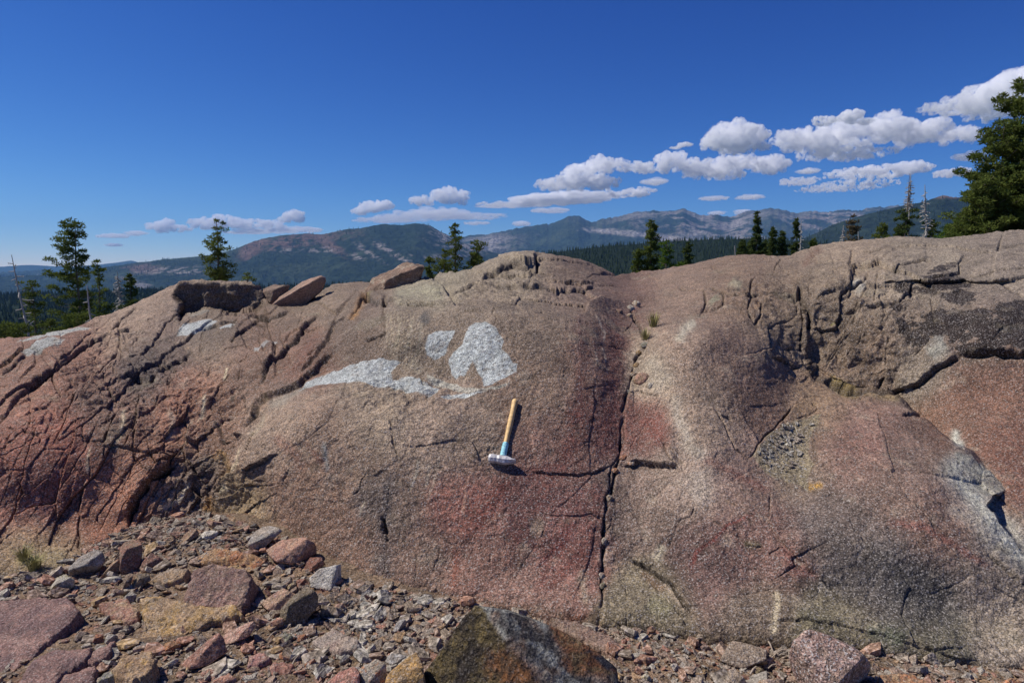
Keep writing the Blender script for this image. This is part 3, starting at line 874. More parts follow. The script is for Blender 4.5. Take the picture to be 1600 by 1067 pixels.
# ---------------------------------------------------------------- mineral stains, lichen, fresh scars
KA = 1.0
col = np.zeros((len(fx), 3))
wsum = np.zeros(len(fx))
ZONES = [ # px, py, radius, colour as it looks in sun
 (20, 600, 70, (128, 92, 76)), (100, 540, 60, (118, 84, 70)), (60, 680, 70, (134, 86, 72)), (60, 780, 60, (130, 86, 74)), (60, 860, 50, (128, 106, 82)), (160, 640, 50, (112, 84, 72)), (160, 780, 50, (134, 90, 72)),
 (230, 720, 40, (132, 92, 74)), (200, 500, 60, (140, 116, 100)), (250, 540, 55, (100, 82, 74)), (240, 580, 40, (88, 72, 66)), (300, 620, 50, (136, 96, 78)), (330, 540, 50, (112, 94, 80)), (400, 560, 60, (118, 90, 76)),
 (340, 660, 40, (118, 88, 72)), (300, 760, 40, (112, 90, 78)), (380, 800, 40, (140, 116, 88)), (470, 540, 50, (112, 80, 66)), (480, 480, 60, (122, 102, 86)), (560, 520, 45, (104, 84, 72)), (440, 680, 50, (140, 116, 100)),
 (520, 700, 60, (134, 108, 92)), (480, 780, 60, (128, 98, 82)), (580, 660, 50, (140, 120, 104)), (520, 850, 50, (118, 90, 76)), (620, 780, 45, (118, 96, 84)), (580, 780, 28, (98, 84, 78)), (700, 700, 60, (136, 114, 100)),
 (720, 780, 50, (132, 88, 78)), (660, 880, 50, (120, 94, 82)), (740, 880, 50, (126, 92, 82)), (640, 520, 50, (122, 104, 90)), (720, 480, 60, (124, 106, 92)), (820, 500, 60, (122, 102, 88)), (860, 600, 60, (124, 100, 86)),
 (930, 560, 45, (118, 86, 76)), (920, 640, 40, (108, 72, 66)), (860, 700, 50, (126, 94, 84)), (840, 780, 50, (112, 76, 72)), (890, 860, 50, (128, 88, 80)), (830, 920, 50, (132, 100, 90)), (920, 800, 30, (106, 70, 66)),
 (800, 430, 60, (142, 126, 110)), (700, 440, 40, (150, 138, 120)), (900, 430, 60, (118, 96, 84)), (980, 450, 50, (112, 84, 74)), (1060, 450, 50, (128, 104, 90)), (1020, 580, 40, (150, 132, 116)), (1060, 560, 50, (138, 114, 100)),
 (1160, 560, 50, (124, 98, 86)), (1010, 660, 35, (116, 78, 70)), (1100, 640, 50, (136, 114, 100)), (1180, 620, 40, (116, 88, 76)), (1080, 750, 45, (146, 124, 112)), (1000, 800, 50, (124, 102, 92)), (1150, 760, 50, (130, 104, 94)),
 (1120, 880, 60, (118, 90, 84)), (1200, 860, 60, (118, 88, 80)), (1020, 940, 50, (122, 108, 90)), (1180, 960, 50, (108, 92, 80)), (1300, 820, 60, (108, 92, 86)), (1250, 740, 40, (126, 106, 92)), (1340, 700, 60, (128, 98, 88)),
 (1420, 760, 60, (122, 98, 88)), (1480, 820, 60, (124, 96, 86)), (1440, 930, 55, (84, 78, 76)), (1340, 900, 60, (102, 92, 88)), (1540, 880, 55, (128, 112, 104)), (1580, 960, 50, (134, 118, 106)), (1300, 980, 50, (124, 112, 92)),
 (1440, 1020, 50, (104, 96, 82)), (1280, 640, 40, (134, 108, 88)), (1160, 440, 60, (124, 100, 84)), (1220, 440, 40, (116, 96, 82)), (1200, 520, 40, (124, 104, 88)), (1320, 400, 80, (140, 120, 104)), (1440, 400, 80, (140, 124, 110)),
 (1560, 400, 80, (138, 122, 110)), (1300, 500, 50, (112, 94, 80)), (1360, 560, 50, (112, 92, 78)), (1430, 520, 50, (116, 98, 86)), (1440, 580, 40, (124, 110, 98)), (1540, 520, 60, (116, 98, 88)), (1540, 620, 60, (120, 86, 72)),
 (1580, 720, 60, (116, 80, 68)), (1500, 650, 50, (122, 90, 76)), (1700, 600, 100, (118, 88, 76)), (1700, 400, 100, (138, 122, 110)), (1700, 900, 100, (124, 108, 100)), (-120, 700, 100, (130, 92, 78)),
]
for x, y, r_, c in ZONES:
    d2 = ((wx - x) ** 2 + (wy - y) ** 2) / (r_ * r_)
    w = np.exp(-d2 * 1.6) + 1e-5 / (1 + d2)
    col += w[:, None] * lin(c); wsum += w
col /= wsum[:, None]
nA = fbm(P0, 3.0, 5, 0.6, 81); nB = fbm(P0, 9.0, 4, 0.6, 82); nD = fbm(P0, 26.0, 4, 0.65, 84)
col *= (1 + 0.42 * nA + 0.32 * nB)[:, None]
col *= (1 + 0.30 * np.clip(platec, -.6, .6))[:, None]
col *= (1 + 0.20 * ss(520, 300, fx))[:, None]                # granite lightened towards the left flank
def stain(c, w):
    global col
    col = lerp(col, lin(c) * (1 + 0.2 * nB)[:, None], np.clip(w, 0, 1)[:, None])
def patch(c, poly, soft=2.0, rough=1.0, a=1.0, n=None):
    w = region(poly, soft + 1.5, rough)
    w = ss(.30, .72, w + (nB + .8 * nD) * .42) * a * (1 - .35 * ss(.1, .5, nD))
    if n is not None: w = w * n
    stain(c, w)
def streak(c, pts, w, a=0.9, rough=0.8):
    ix = sel(bbox(pts), 3 * w + 6)
    if len(ix) == 0: return
    d, sd, al = seg_dist(lerp(fx[ix], wx[ix], rough), lerp(fy[ix], wy[ix], rough), pts)
    W = np.zeros(len(fx)); W[ix] = np.exp(-(d / w) ** 2) * min(1, a * (1.25 if min(c) > 110 else 0.95)) * ss(0, 0.15, al) * ss(1, 0.8, al) * ss(-0.7, 0.15, nB[ix] + 0.5 * nD[ix] + 0.3)
    stain(c, W)
# red iron bands
for pts, w, a, c in (
    ([(799, 741), (775, 776), (758, 805), (734, 834)], 12, .8, (100, 56, 50)), ([(793, 828), (816, 852), (842, 853), (866, 846), (886, 828), (904, 805)], 7, .8, (98, 58, 54)), ([(883, 843), (857, 863), (840, 893)], 4, .85, (102, 50, 48)),
    ([(918, 852), (880, 893), (851, 936)], 8, .8, (100, 56, 50)), ([(886, 726), (857, 732), (820, 742)], 11, .7, (98, 56, 54)), ([(886, 966), (905, 962), (924, 963)], 5, .8, (112, 60, 46)), ([(470, 690), (500, 720), (520, 745)], 5, .6, (108, 62, 52)),
    ([(905, 470), (908, 560), (905, 640), (880, 720), (850, 760), (830, 830), (815, 880)], 7, .75, (104, 64, 58)),
    ([(950, 480), (965, 540), (955, 600), (950, 680), (935, 740)], 16, .6, (112, 64, 58)),
    ([(870, 640), (900, 655), (905, 690), (870, 720)], 18, .55, (108, 60, 54)), ([(800, 740), (860, 735), (930, 730)], 14, .6, (104, 66, 62)),
    ([(900, 800), (880, 850), (850, 900), (840, 940)], 9, .7, (110, 62, 58)), ([(935, 760), (925, 830), (905, 900)], 12, .6, (108, 66, 60)),
    ([(760, 760), (740, 800), (720, 850)], 22, .45, (130, 74, 64)), ([(700, 760), (680, 800)], 18, .4, (126, 76, 66)), ([(830, 790), (800, 850), (790, 900)], 10, .45, (112, 70, 64)),
    ([(1090, 710), (1150, 740), (1210, 770)], 7, .5, (128, 76, 66)), ([(1190, 800), (1140, 820), (1090, 860), (1078, 905)], 3, .7, (122, 58, 52)), ([(1220, 850), (1240, 890), (1280, 905)], 10, .5, (118, 66, 60)),
    ([(1380, 820), (1450, 830), (1520, 870), (1560, 895)], 6, .6, (118, 66, 60)), ([(1380, 700), (1340, 690), (1300, 700)], 18, .35, (124, 80, 72)), ([(430, 680), (460, 710), (480, 740)], 10, .5, (124, 76, 64)),
    ([(712, 855), (714, 890), (706, 925)], 6, .5, (132, 70, 52)), ([(100, 650), (110, 720), (100, 800)], 24, .4, (136, 76, 62)), ([(20, 700), (40, 760), (70, 820)], 22, .35, (136, 78, 64)),
    ([(1008, 650), (1030, 680), (1020, 700)], 16, .5, (118, 66, 58)), ([(500, 500), (480, 560), (440, 600)], 14, .4, (118, 70, 56)), ([(300, 590), (270, 650), (260, 690)], 20, .35, (140, 88, 70)),
    ([(1285, 385), (1262, 405), (1255, 420)], 8, .6, (100, 66, 52)), ([(660, 420), (680, 430)], 6, .5, (110, 66, 50)), ([(200, 770), (215, 800), (190, 840)], 10, .6, (150, 92, 62))):
    streak(c, pts, w, a)
# dark water stains
for pts, w, a, c in (
    ([(612, 730), (604, 790), (600, 860), (600, 900)], 12, .6, (84, 76, 76)), ([(596, 860), (600, 905)], 14, .5, (80, 74, 76)), ([(540, 700), (520, 760)], 14, .3, (100, 84, 78)),
    ([(250, 560), (210, 590), (180, 610)], 22, .6, (80, 66, 64)), ([(290, 530), (340, 515), (380, 520)], 12, .5, (88, 76, 68)), ([(1440, 850), (1380, 880), (1450, 950)], 34, .45, (78, 74, 76)),
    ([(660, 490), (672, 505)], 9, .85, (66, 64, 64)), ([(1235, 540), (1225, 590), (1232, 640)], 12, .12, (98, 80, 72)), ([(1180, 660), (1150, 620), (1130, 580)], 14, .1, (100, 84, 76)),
    ([(1560, 440), (1590, 500)], 20, .3, (96, 84, 80)), ([(820, 560), (850, 540), (880, 560)], 24, .25, (104, 90, 82)), ([(1330, 860), (1280, 830), (1240, 800)], 20, .35, (92, 84, 82)),
    ([(905, 470), (909, 520), (908, 600)], 4, .6, (84, 66, 64)), ([(930, 955), (938, 985)], 10, .6, (90, 66, 50)), ([(1240, 960), (1300, 985)], 12, .4, (84, 82, 66)), ([(1010, 940), (1050, 960)], 16, .4, (106, 106, 78)),
    ([(1350, 985), (1420, 1005)], 10, .5, (88, 98, 84))):
    streak(c, pts, w, a)
# pale bruises, veins and glacial scratches
for pts, w, a, c in (
    ([(1010, 560), (1040, 590), (1010, 610)], 14, .4, (168, 156, 142)), ([(1090, 500), (1070, 515), (1060, 540)], 8, .7, (176, 164, 148)), ([(1050, 610), (1060, 650), (1078, 695), (1110, 720)], 10, .5, (178, 164, 150)),
    ([(1085, 730), (1095, 760), (1075, 780)], 22, .65, (168, 150, 138)), ([(1035, 850), (1025, 880)], 7, .7, (170, 156, 138)), ([(1180, 915), (1208, 960), (1203, 1000)], 0.1, 0, (0, 0, 0)),
    ([(1470, 700), (1530, 780), (1580, 850), (1640, 900)], 22, 1.0, (184, 178, 168)), ([(1470, 790), (1520, 810), (1580, 880)], 12, .5, (160, 148, 138)), ([(1500, 670), (1490, 690), (1510, 700)], 7, .8, (170, 166, 160)),
    ([(1520, 730), (1545, 760)], 14, .75, (152, 148, 138)), ([(825, 824), (852, 820)], 15, .7, (142, 124, 108)), ([(908, 890), (913, 912)], 7, .6, (140, 124, 106)), ([(870, 868), (862, 885)], 6, .5, (146, 120, 106)), ([(905, 900), (920, 950)], 7, .6, (140, 128, 110)), ([(640, 560), (660, 585)], 8, .3, (150, 140, 126)),
    ([(655, 715), (640, 770)], 2.2, .75, (168, 152, 136)), ([(672, 720), (664, 765)], 2, .5, (160, 146, 132)), ([(690, 700), (668, 790)], 2, .4, (158, 142, 128)), ([(730, 760), (722, 810)], 2, .5, (166, 130, 114)), ([(572, 780), (562, 810)], 1.6, .6, (170, 156, 140)),
    ([(325, 620), (318, 640), (308, 665)], 2.6, .9, (196, 176, 152)), ([(358, 578), (350, 600)], 2, .9, (200, 180, 150)), ([(264, 640), (270, 660), (262, 690)], 4, .6, (176, 150, 132)), ([(300, 645), (292, 675), (280, 715)], 2.2, .7, (180, 156, 134)),
    ([(195, 640), (190, 680), (180, 706)], 3, .75, (186, 164, 138)), ([(143, 700), (134, 740)], 2.5, .8, (184, 160, 138)), ([(382, 700), (372, 730), (362, 750)], 3, .8, (182, 160, 134)), ([(300, 752), (285, 780), (262, 790), (252, 800)], 3, .85, (176, 160, 142)),
    ([(396, 690), (408, 670), (412, 640)], 5, .5, (168, 150, 130)), ([(340, 768), (360, 760)], 4, .7, (172, 154, 126)), ([(930, 488), (942, 520), (944, 540)], 1.3, .8, (176, 154, 138)), ([(925, 548), (928, 575)], 1.3, .8, (178, 156, 140)), ([(938, 545), (942, 575)], 1.3, .8, (178, 156, 140)),
    ([(1450, 560), (1480, 540)], 16, .6, (150, 146, 138)), ([(1330, 440), (1350, 452)], 9, .8, (168, 158, 148)), ([(1470, 395), (1490, 420)], 20, .35, (160, 144, 128)), ([(1140, 440), (1160, 450)], 10, .6, (146, 136, 116)), ([(1112, 470), (1120, 478)], 9, .6, (140, 136, 112)),
    ([(1455, 525), (1475, 535)], 9, .5, (128, 126, 124)), ([(1240, 875), (1250, 885)], 2, .4, (180, 160, 140)), ([(1280, 912), (1275, 930)], 3, .8, (186, 170, 152)), ([(1285, 920), (1290, 930)], 2, .8, (186, 170, 152)),
    ([(700, 460), (640, 462), (610, 468)], 16, .5, (150, 144, 122)), ([(480, 600), (440, 625), (410, 640)], 8, .5, (150, 140, 128)), ([(505, 690), (508, 720), (512, 740)], 4, .6, (122, 124, 126)), ([(20, 880), (60, 870), (110, 880)], 16, .4, (140, 128, 92)),
    ([(645, 490), (640, 520), (632, 555)], 2.0, .6, (160, 146, 126)), ([(625, 490), (622, 520), (616, 550)], 2.0, .6, (158, 142, 120)), ([(612, 490), (610, 530)], 1.5, .5, (160, 140, 116)), ([(660, 500), (650, 560)], 1.6, .4, (156, 146, 130)),
    ([(1208, 925), (1213, 945), (1210, 975), (1204, 1000)], 5, .9, (180, 162, 138)), ([(1030, 905), (1060, 940), (1085, 965)], 2, .6, (172, 150, 132)), ([(1000, 895), (1040, 925)], 7, .6, (110, 80, 62))):
    if a: streak(c, pts, w, a)
# rust and moss along seams
for pts, w, a, c in (
    ([(545, 500), (560, 475), (572, 455)], 6, .85, (150, 104, 48)), ([(570, 458), (585, 450)], 7, .6, (146, 134, 76)), ([(318, 800), (332, 790), (326, 770)], 6, .8, (160, 112, 46)), ([(345, 700), (355, 725), (350, 750)], 7, .7, (150, 112, 60)),
    ([(330, 710), (345, 715)], 6, .6, (156, 106, 52)), ([(1290, 590), (1320, 605), (1345, 616)], 6, .7, (150, 128, 62)), ([(1330, 612), (1420, 625)], 4, .4, (140, 120, 70)), ([(1300, 502), (1304, 506)], 5, .8, (120, 110, 44)), ([(1420, 535), (1430, 530)], 3, .8, (120, 116, 46)),
    ([(1262, 760), (1290, 758)], 4, .8, (176, 132, 60)), ([(1175, 480), (1185, 475)], 7, .5, (140, 100, 60)), ([(1284, 650), (1270, 680), (1275, 720), (1262, 752)], 4, .6, (90, 74, 60)), ([(30, 860), (55, 890)], 12, .5, (112, 106, 60)),
    ([(1160, 850), (1192, 852)], 6, .6, (112, 104, 74)), ([(1260, 620), (1275, 630), (1240, 640)], 8, .5, (140, 110, 80)), ([(985, 485), (1000, 470)], 6, .6, (118, 70, 58)), ([(1130, 780), (1150, 790)], 3, .3, (150, 120, 80))):
    streak(c, pts, w, a)
# freshly scaled granite
patch((158, 152, 142), [(1488, 706), (1516, 716), (1546, 742), (1571, 765), (1552, 778), (1540, 772), (1500, 730)], 3, .9, .85)
FRESH = (169, 171, 174)
patch(FRESH, [(663, 542), (669, 524), (681, 517), (711, 516), (707, 529), (694, 554), (679, 562), (666, 554)], 1.2, .5)
patch(FRESH, [(731, 511), (742, 504), (761, 504), (774, 512), (787, 531), (785, 544), (797, 556), (801, 567), (808, 568), (806, 580), (787, 591), (763, 604), (756, 604), (754, 591), (746, 582), (739, 565), (729, 580), (726, 589), (720, 587), (714, 595), (705, 587), (702, 565), (709, 550), (722, 539), (727, 524)], 1.2, .5)
patch(FRESH, [(466, 608), (480, 595), (510, 580), (535, 572), (557, 565), (591, 558), (628, 565), (611, 580), (614, 594), (641, 590), (662, 599), (689, 614), (675, 624), (641, 614), (605, 605), (564, 600), (530, 600), (500, 600)], 1.6, .7, .95)
patch(FRESH, [(689, 629), (719, 617), (763, 614), (739, 621), (712, 629)], 1.4, .7, .95)
patch((176, 174, 166), [(668, 583), (682, 594), (720, 604), (760, 606), (800, 600), (770, 614), (700, 612), (672, 600)], 2, .8, .6)
patch(FRESH, [(275, 526), (290, 508), (320, 500), (342, 505), (325, 517), (295, 526)], 1.4, .7, .95)
patch(FRESH, [(342, 513), (370, 506), (362, 515), (345, 518)], 1.4, .7, .9)
patch(FRESH, [(400, 560), (398, 540), (415, 526), (437, 528), (425, 545), (405, 562)], 1.6, .8, .6)
patch((160, 162, 162), [(35, 553), (55, 538), (80, 532), (104, 534), (90, 546), (60, 554)], 2, .9, .85)
patch((170, 172, 172), [(28, 534), (60, 526), (108, 517), (145, 515), (120, 524), (70, 532)], 1.6, .5, .85)
patch((150, 148, 142), [(270, 485), (300, 480), (330, 492), (300, 498)], 3, .9, .4)
# brown upright face of the flat-topped block; its sunlit top strip painted lighter
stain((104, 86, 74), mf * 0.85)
patch((134, 114, 98), [(286, 440), (400, 440), (404, 446), (290, 447)], 1.5, .4, .8)
# fine striation left of the fresh patches
st = np.clip(np.sin((fx + 0.18 * fy) * 1.25 + 4 * nB) * 0.5 + 0.3, 0, 1)
patch((166, 150, 128), [(603, 485), (660, 488), (668, 520), (655, 560), (640, 580), (612, 560), (600, 520)], 6, 1, .5, st)
# black lichen
ln = fbm(P0, 8.0, 4, 0.62, 91) + 0.5 * fbm(P0, 26.0, 3, 0.6, 92)
lz = np.zeros(len(fx))
for b_ in ((1470, 445, 42, 18, -8), (1412, 450, 16, 9, 0), (1416, 520, 30, 9, 60), (1440, 533, 16, 10, 0), (1470, 510, 60, 22, -8), (1520, 505, 40, 16, 0), (1585, 498, 32, 26, 0), (1575, 540, 40, 14, 0), (1530, 548, 40, 10, 0), (1500, 470, 26, 12, 0), (1470, 420, 30, 6, -15), (1400, 485, 10, 6, 0), (1555, 530, 90, 26, 8)):
    lz = np.maximum(lz, blob(fx, fy, *b_[:4], b_[4], 0.6))
lich = ss(0.10, 0.16, ln + lz * 0.98 - 0.42) * ss(0.05, 0.3, lz)
col = lerp(col, lin((46, 37, 35)), (lich * 0.97)[:, None])
sp_ = ss(0.30, 0.34, fbm(P0, 20.0, 3, 0.6, 93)) * 0.35
col = lerp(col, lin((92, 84, 78)), (sp_ * 0.5 * ss(600, 500, fy))[:, None])
# pale grit on the flanks
pale = ss(0.18, 0.5, fbm(P0, 6.0, 4, 0.6, 94)) * 0.4
col = lerp(col, lin((164, 146, 130)), pale[:, None])
dk = ss(.16, .34, nD + .5 * nA) * .45                     # small dark lichen and biotite clots
col = lerp(col, lin((78, 66, 58)), dk[:, None])
gn = ss(.25, .5, fbm(P0, 2.2, 4, .6, 95)) * .35
col = lerp(col, lin((128, 118, 100)), gn[:, None])
col = lerp(col, lin((64, 50, 40)), np.clip(joint * .5, 0, .6)[:, None])
# soil in the seams; the dark colour also paints in shade of gaps
col = lerp(col, lin((58, 47, 38)), (crackm * 0.85)[:, None])
patch((132, 118, 96), [(1172, 712), (1200, 680), (1250, 655), (1282, 648), (1262, 690), (1272, 730), (1262, 764), (1225, 755), (1196, 735)], 5, 1, .85)
bandm = ss(24, 3, poly_y(FOOT, fx) - fy)
col = lerp(col, lin((112, 96, 74)), (bandm * 0.45 * ss(-0.2, 0.3, nB + 0.2))[:, None])

# ---------------------------------------------------------------- the far side falls away behind the crest
top = P1.reshape(NRW, NC, 3)[-1]
s_ = np.linspace(0, 1, NB)[1:]
bx = top[None, :, 0] * (1 + 0.45 * s_[:, None] ** 1.0)
by = top[None, :, 1] + 4.8 * s_[:, None] ** 1.2
ez = (top[:, 2] - CAMZ) / top[:, 1]
bz = CAMZ + ez[None, :] * by - 0.02 * s_[:, None] - 3.4 * (s_[:, None]) ** 2.0
back = np.stack([bx, by, bz], -1)
back[..., 2] += (fbm(back.reshape(-1, 3), 1.2, 4, 0.5, 66).reshape(back.shape[:2])) * 0.12 * ss(0, 0.4, s_)[:, None]
colg = col.reshape(NRW, NC, 3)
PV = np.concatenate([P1.reshape(NRW, NC, 3), back]).reshape(-1, 3)
CV = np.concatenate([colg, np.repeat(colg[-1:], NB - 1, 0)]).reshape(-1, 3)
lum = (CV @ np.array([0.3, 0.55, 0.15]))[:, None]
CV = lerp(lum, CV, 0.96) * np.array([0.925, 0.95, 0.865])
mat_outcrop = rock_material('mat_granite_outcrop', 1.2, 135.0, 0.5, 1.15, tint=1.08)
outcrop = mesh_obj('rock_outcrop', PV, grid_faces(NRW + NB - 1, NC), mat_outcrop, col=CV * KA)
tag(outcrop, kind='structure')
SURF = P1.reshape(NRW, NC, 3); SURFN = normals_of(P1, NRW, NC).reshape(NRW, NC, 3)
def on_rock(px, py):
    """point and normal of the outcrop where the photograph shows pixel (px, py)"""
    c = int(np.searchsorted(gpx, px))
    c = min(max(c, 0), NC - 1)
    r_ = int(round((py - foot_y[c]) / (crest_y[c] - foot_y[c]) * (NRW - 1)))
    r_ = min(max(r_, 0), NRW - 1)
    n = SURFN[max(0, r_ - 5):r_ + 6, max(0, c - 5):c + 6].reshape(-1, 3).mean(0)
    return Vector(SURF[r_, c].tolist()), Vector(n.tolist()).normalized()

# ================================================================ THE GROUND AT ITS FOOT
def ground_h(x, y):
    x = np.asarray(x, float); y = np.asarray(y, float)
    p = np.stack([x, y, np.zeros_like(x)], -1)
    h = fbm(p, 1.3, 3, 0.5, 101) * 0.035 + fbm(p, 6.0, 3, 0.5, 102) * 0.012
    h = h + 0.14 * np.exp(-(((x + 1.5) / 0.75) ** 2 + ((y - 3.75) / 0.5) ** 2)) + 0.03 * np.exp(-((x + 0.7) / 0.5) ** 2 - ((y - 3.2) / 0.3) ** 2)
    return h
gx = np.linspace(-11, 11, 600); gx = np.sign(gx) * (np.abs(gx) / 11) ** 1.6 * 11
gy = np.concatenate([np.linspace(-9, 1.9, 60)[:-1], np.linspace(1.9, 4.9, 420)])
GX, GY = np.meshgrid(gx, gy)
p = np.stack([GX.ravel(), GY.ravel(), GX.ravel() * 0], -1)
gz = ground_h(GX.ravel(), GY.ravel()) + fbm(p, 45.0, 3, 0.6, 103) * 0.006 + fbm(p, 18.0, 3, 0.6, 104) * 0.008
edge = ss(9.0, 11.0, np.maximum(np.abs(p[:, 0]), -p[:, 1] * 1.2))
gz = gz - 1.2 * edge
gc = lerp(lin((112, 94, 74)), lin((142, 118, 94)), ss(-0.4, 0.4, fbm(p, 5.0, 4, 0.6, 105))[:, None])
gc = lerp(gc, lin((132, 88, 66)), (0.6 * ss(0.1, 0.4, fbm(p, 11.0, 3, 0.6, 106)))[:, None])
mat_ground = rock_material('mat_gravelly_soil', 0.9, 110.0, 0.3, 1.6, tint=0.86)
ground = mesh_obj('ground', np.stack([p[:, 0], p[:, 1], gz], -1), grid_faces(len(gy), len(gx)), mat_ground, col=gc)
tag(ground, kind='structure')
def on_ground(px, py):
    rx, rz = ray(px, py)
    Y = (0 - CAMZ) / rz
    for _ in range(6):
        z = float(ground_h(np.array([rx * Y]), np.array([Y]))[0])
        Y = (z - CAMZ) / rz
    return Vector((float(rx * Y), float(Y), z))
# ================================================================ HAMMER
def lathe_like(mb, o, a, s, n, rows):
    """rows: (t along a, half width along s, half width along n) -> rounded tube"""
    seg = 20
    th = np.linspace(0, 2 * math.pi, seg, endpoint=False)
    V = []
    for t, ws, wn in rows:
        V.append(np.array(o) + t * np.array(a) + ws * np.cos(th)[:, None] * np.array(s) + wn * np.sin(th)[:, None] * np.array(n))
    V = np.concatenate(V); m = len(rows)
    f = [(i * seg + j, i * seg + (j + 1) % seg, (i + 1) * seg + (j + 1) % seg, (i + 1) * seg + j) for i in range(m - 1) for j in range(seg)]
    mb.add(V, np.array(f))
    for b, r_ in ((0, rows[0]), ((m - 1) * seg, rows[-1])):
        c = np.array(o) + r_[0] * np.array(a)
        mb.add(np.concatenate([V[b:b + seg], [c]]), np.array([(j, (j + 1) % seg, seg) for j in range(seg)]))

p_head, n1_ = on_rock(784, 722); p_end, n2_ = on_rock(804, 632)
hn = (n1_ + n2_).normalized()
ha = (p_end - p_head); hlen = ha.length; ha.normalize()
hn = (hn - ha * hn.dot(ha)).normalized()
hs = ha.cross(hn).normalized()
if hs.x < 0: hs = -hs
root_h = empty('hammer', p_head)
tag(root_h, 'short hammer with wooden handle, teal tape and steel head lying on the granite face', 'hammer')
o_ = np.array(hn * 0.019)
m_wood = plain_mat('mat_hickory', (0.70, 0.46, 0.20), 0.55, 0.3, 40, 0.1)
m_worn = plain_mat('mat_hickory_grip', (0.62, 0.24, 0.09), 0.5, 0.4, 60, 0.1)
m_tape = plain_mat('mat_teal_tape', (0.38, 0.74, 0.78), 0.7, 0.35, 90, 0.6)
m_steel = plain_mat('mat_worn_steel', (0.60, 0.57, 0.55), 0.5, 0.35, 70, 0.4, metallic=0.25)
mb = MB()
L_ = hlen
lathe_like(mb, o_, ha, hs, hn, [(0.26 * L_, 0.0144, 0.0190), (0.36 * L_, 0.0144, 0.0190), (0.45 * L_, 0.0155, 0.0201), (0.58 * L_, 0.0167, 0.0207), (0.70 * L_, 0.0167, 0.0201), (0.82 * L_, 0.0161, 0.0196), (0.92 * L_, 0.0172, 0.0207), (0.98 * L_, 0.0190, 0.0218), (1.02 * L_, 0.0190, 0.0218), (1.035 * L_, 0.0161, 0.0190)])
mb.build('handle', m_wood, root_h)
mb = MB()
rows = [(0.05 * L_, .0172, .0200)]
for i in range(12):
    t = 0.07 + 0.0165 * i
    rows += [(t * L_, 0.0176 + .0010 * (i % 3 == 0), .0205), ((t + 0.013) * L_, 0.0166, .0195)]
rows.append((0.27 * L_, .0160, .0190))
lathe_like(mb, o_, ha, hs, hn, rows)
mb.build('tape_wrap', m_tape, root_h)
# head: octagonal striking face at the left, wedge peen at the right
seg = 8; V = []; th = np.linspace(0, 2 * math.pi, seg, endpoint=False) + math.pi / 8
hr = [(-.078, .014, .014), (-.074, .020, .020), (-.066, .0235, .0235), (-.040, .0235, .0235), (-.030, .0215, .022), (-.018, .0245, .0245), (.018, .0245, .0245), (.030, .0225, .0235), (.050, .015, .0225), (.070, .0065, .020), (.078, .0030, .017)]
for t, wa, wn_ in hr:
    V.append(o_ * 1.1 + t * np.array(hs) + 1.08 * wa * np.cos(th)[:, None] * np.array(ha) + 1.08 * wn_ * np.sin(th)[:, None] * np.array(hn))
V = np.concatenate(V); mb = MB()
mb.add(V, np.array([(i * seg + j, i * seg + (j + 1) % seg, (i + 1) * seg + (j + 1) % seg, (i + 1) * seg + j) for i in range(len(hr) - 1) for j in range(seg)]))
for b in (0, (len(hr) - 1) * seg):
    mb.add(np.concatenate([V[b:b + seg], [V[b:b + seg].mean(0)]]), np.array([(j, (j + 1) % seg, seg) for j in range(seg)]))
mb.build('head', m_steel, root_h, smooth=False)

# ================================================================ LOOSE STONES
def ico(n):
    bm = bmesh.new(); bmesh.ops.create_icosphere(bm, subdivisions=n, radius=1.0)
    bm.verts.ensure_lookup_table()
    v = np.array([x.co[:] for x in bm.verts], np.float32); f = np.array([[x.index for x in t.verts] for t in bm.faces], np.int32)
    bm.free(); return v, f
ICO = {i: ico(i) for i in (1, 2, 3, 4, 5, 6)}
mat_stone = rock_material('mat_loose_stone', 0.9, 150.0, 0.35, 1.1, tint=1.2)
mat_speckled = rock_material('mat_coarse_granite', 1.35, 120.0, 0.95, 1.4, tint=1.15)
mat_rough = rock_material('mat_crusted_rock', 0.9, 110.0, 0.15, 2.6, tint=1.2)

def polyhedron(dirs, planes, power=16.0):
    acc = np.zeros(len(dirs))
    for n, d in planes:
        n = np.asarray(n, float); n = n / np.linalg.norm(n)
        c = dirs @ n
        acc += np.where(c > 0, (np.maximum(c, 1e-6) / max(d, 1e-4)) ** power, 0)
    return acc ** (-1.0 / power)

def stone_colour(P, S, cols, seed, edge=None):
    n1 = fbm(P / S, 1.6, 4, 0.6, seed); n2 = fbm(P / S, 4.0, 3, 0.6, seed + 3)
    c = lerp(lin(cols[0]), lin(cols[1]), ss(-0.15, 0.25, n1)[:, None])
    if len(cols) > 2: c = lerp(c, lin(cols[2]), ss(0.12, 0.32, n2)[:, None])
    n3 = fbm(P / S, 2.3, 3, .6, seed + 8)
    c = lerp(c, lin((122, 106, 86)), (0.28 + 0.3 * ss(-.1, .3, n3))[:, None])        # dust
    return c * (1 + 0.25 * n2)[:, None]

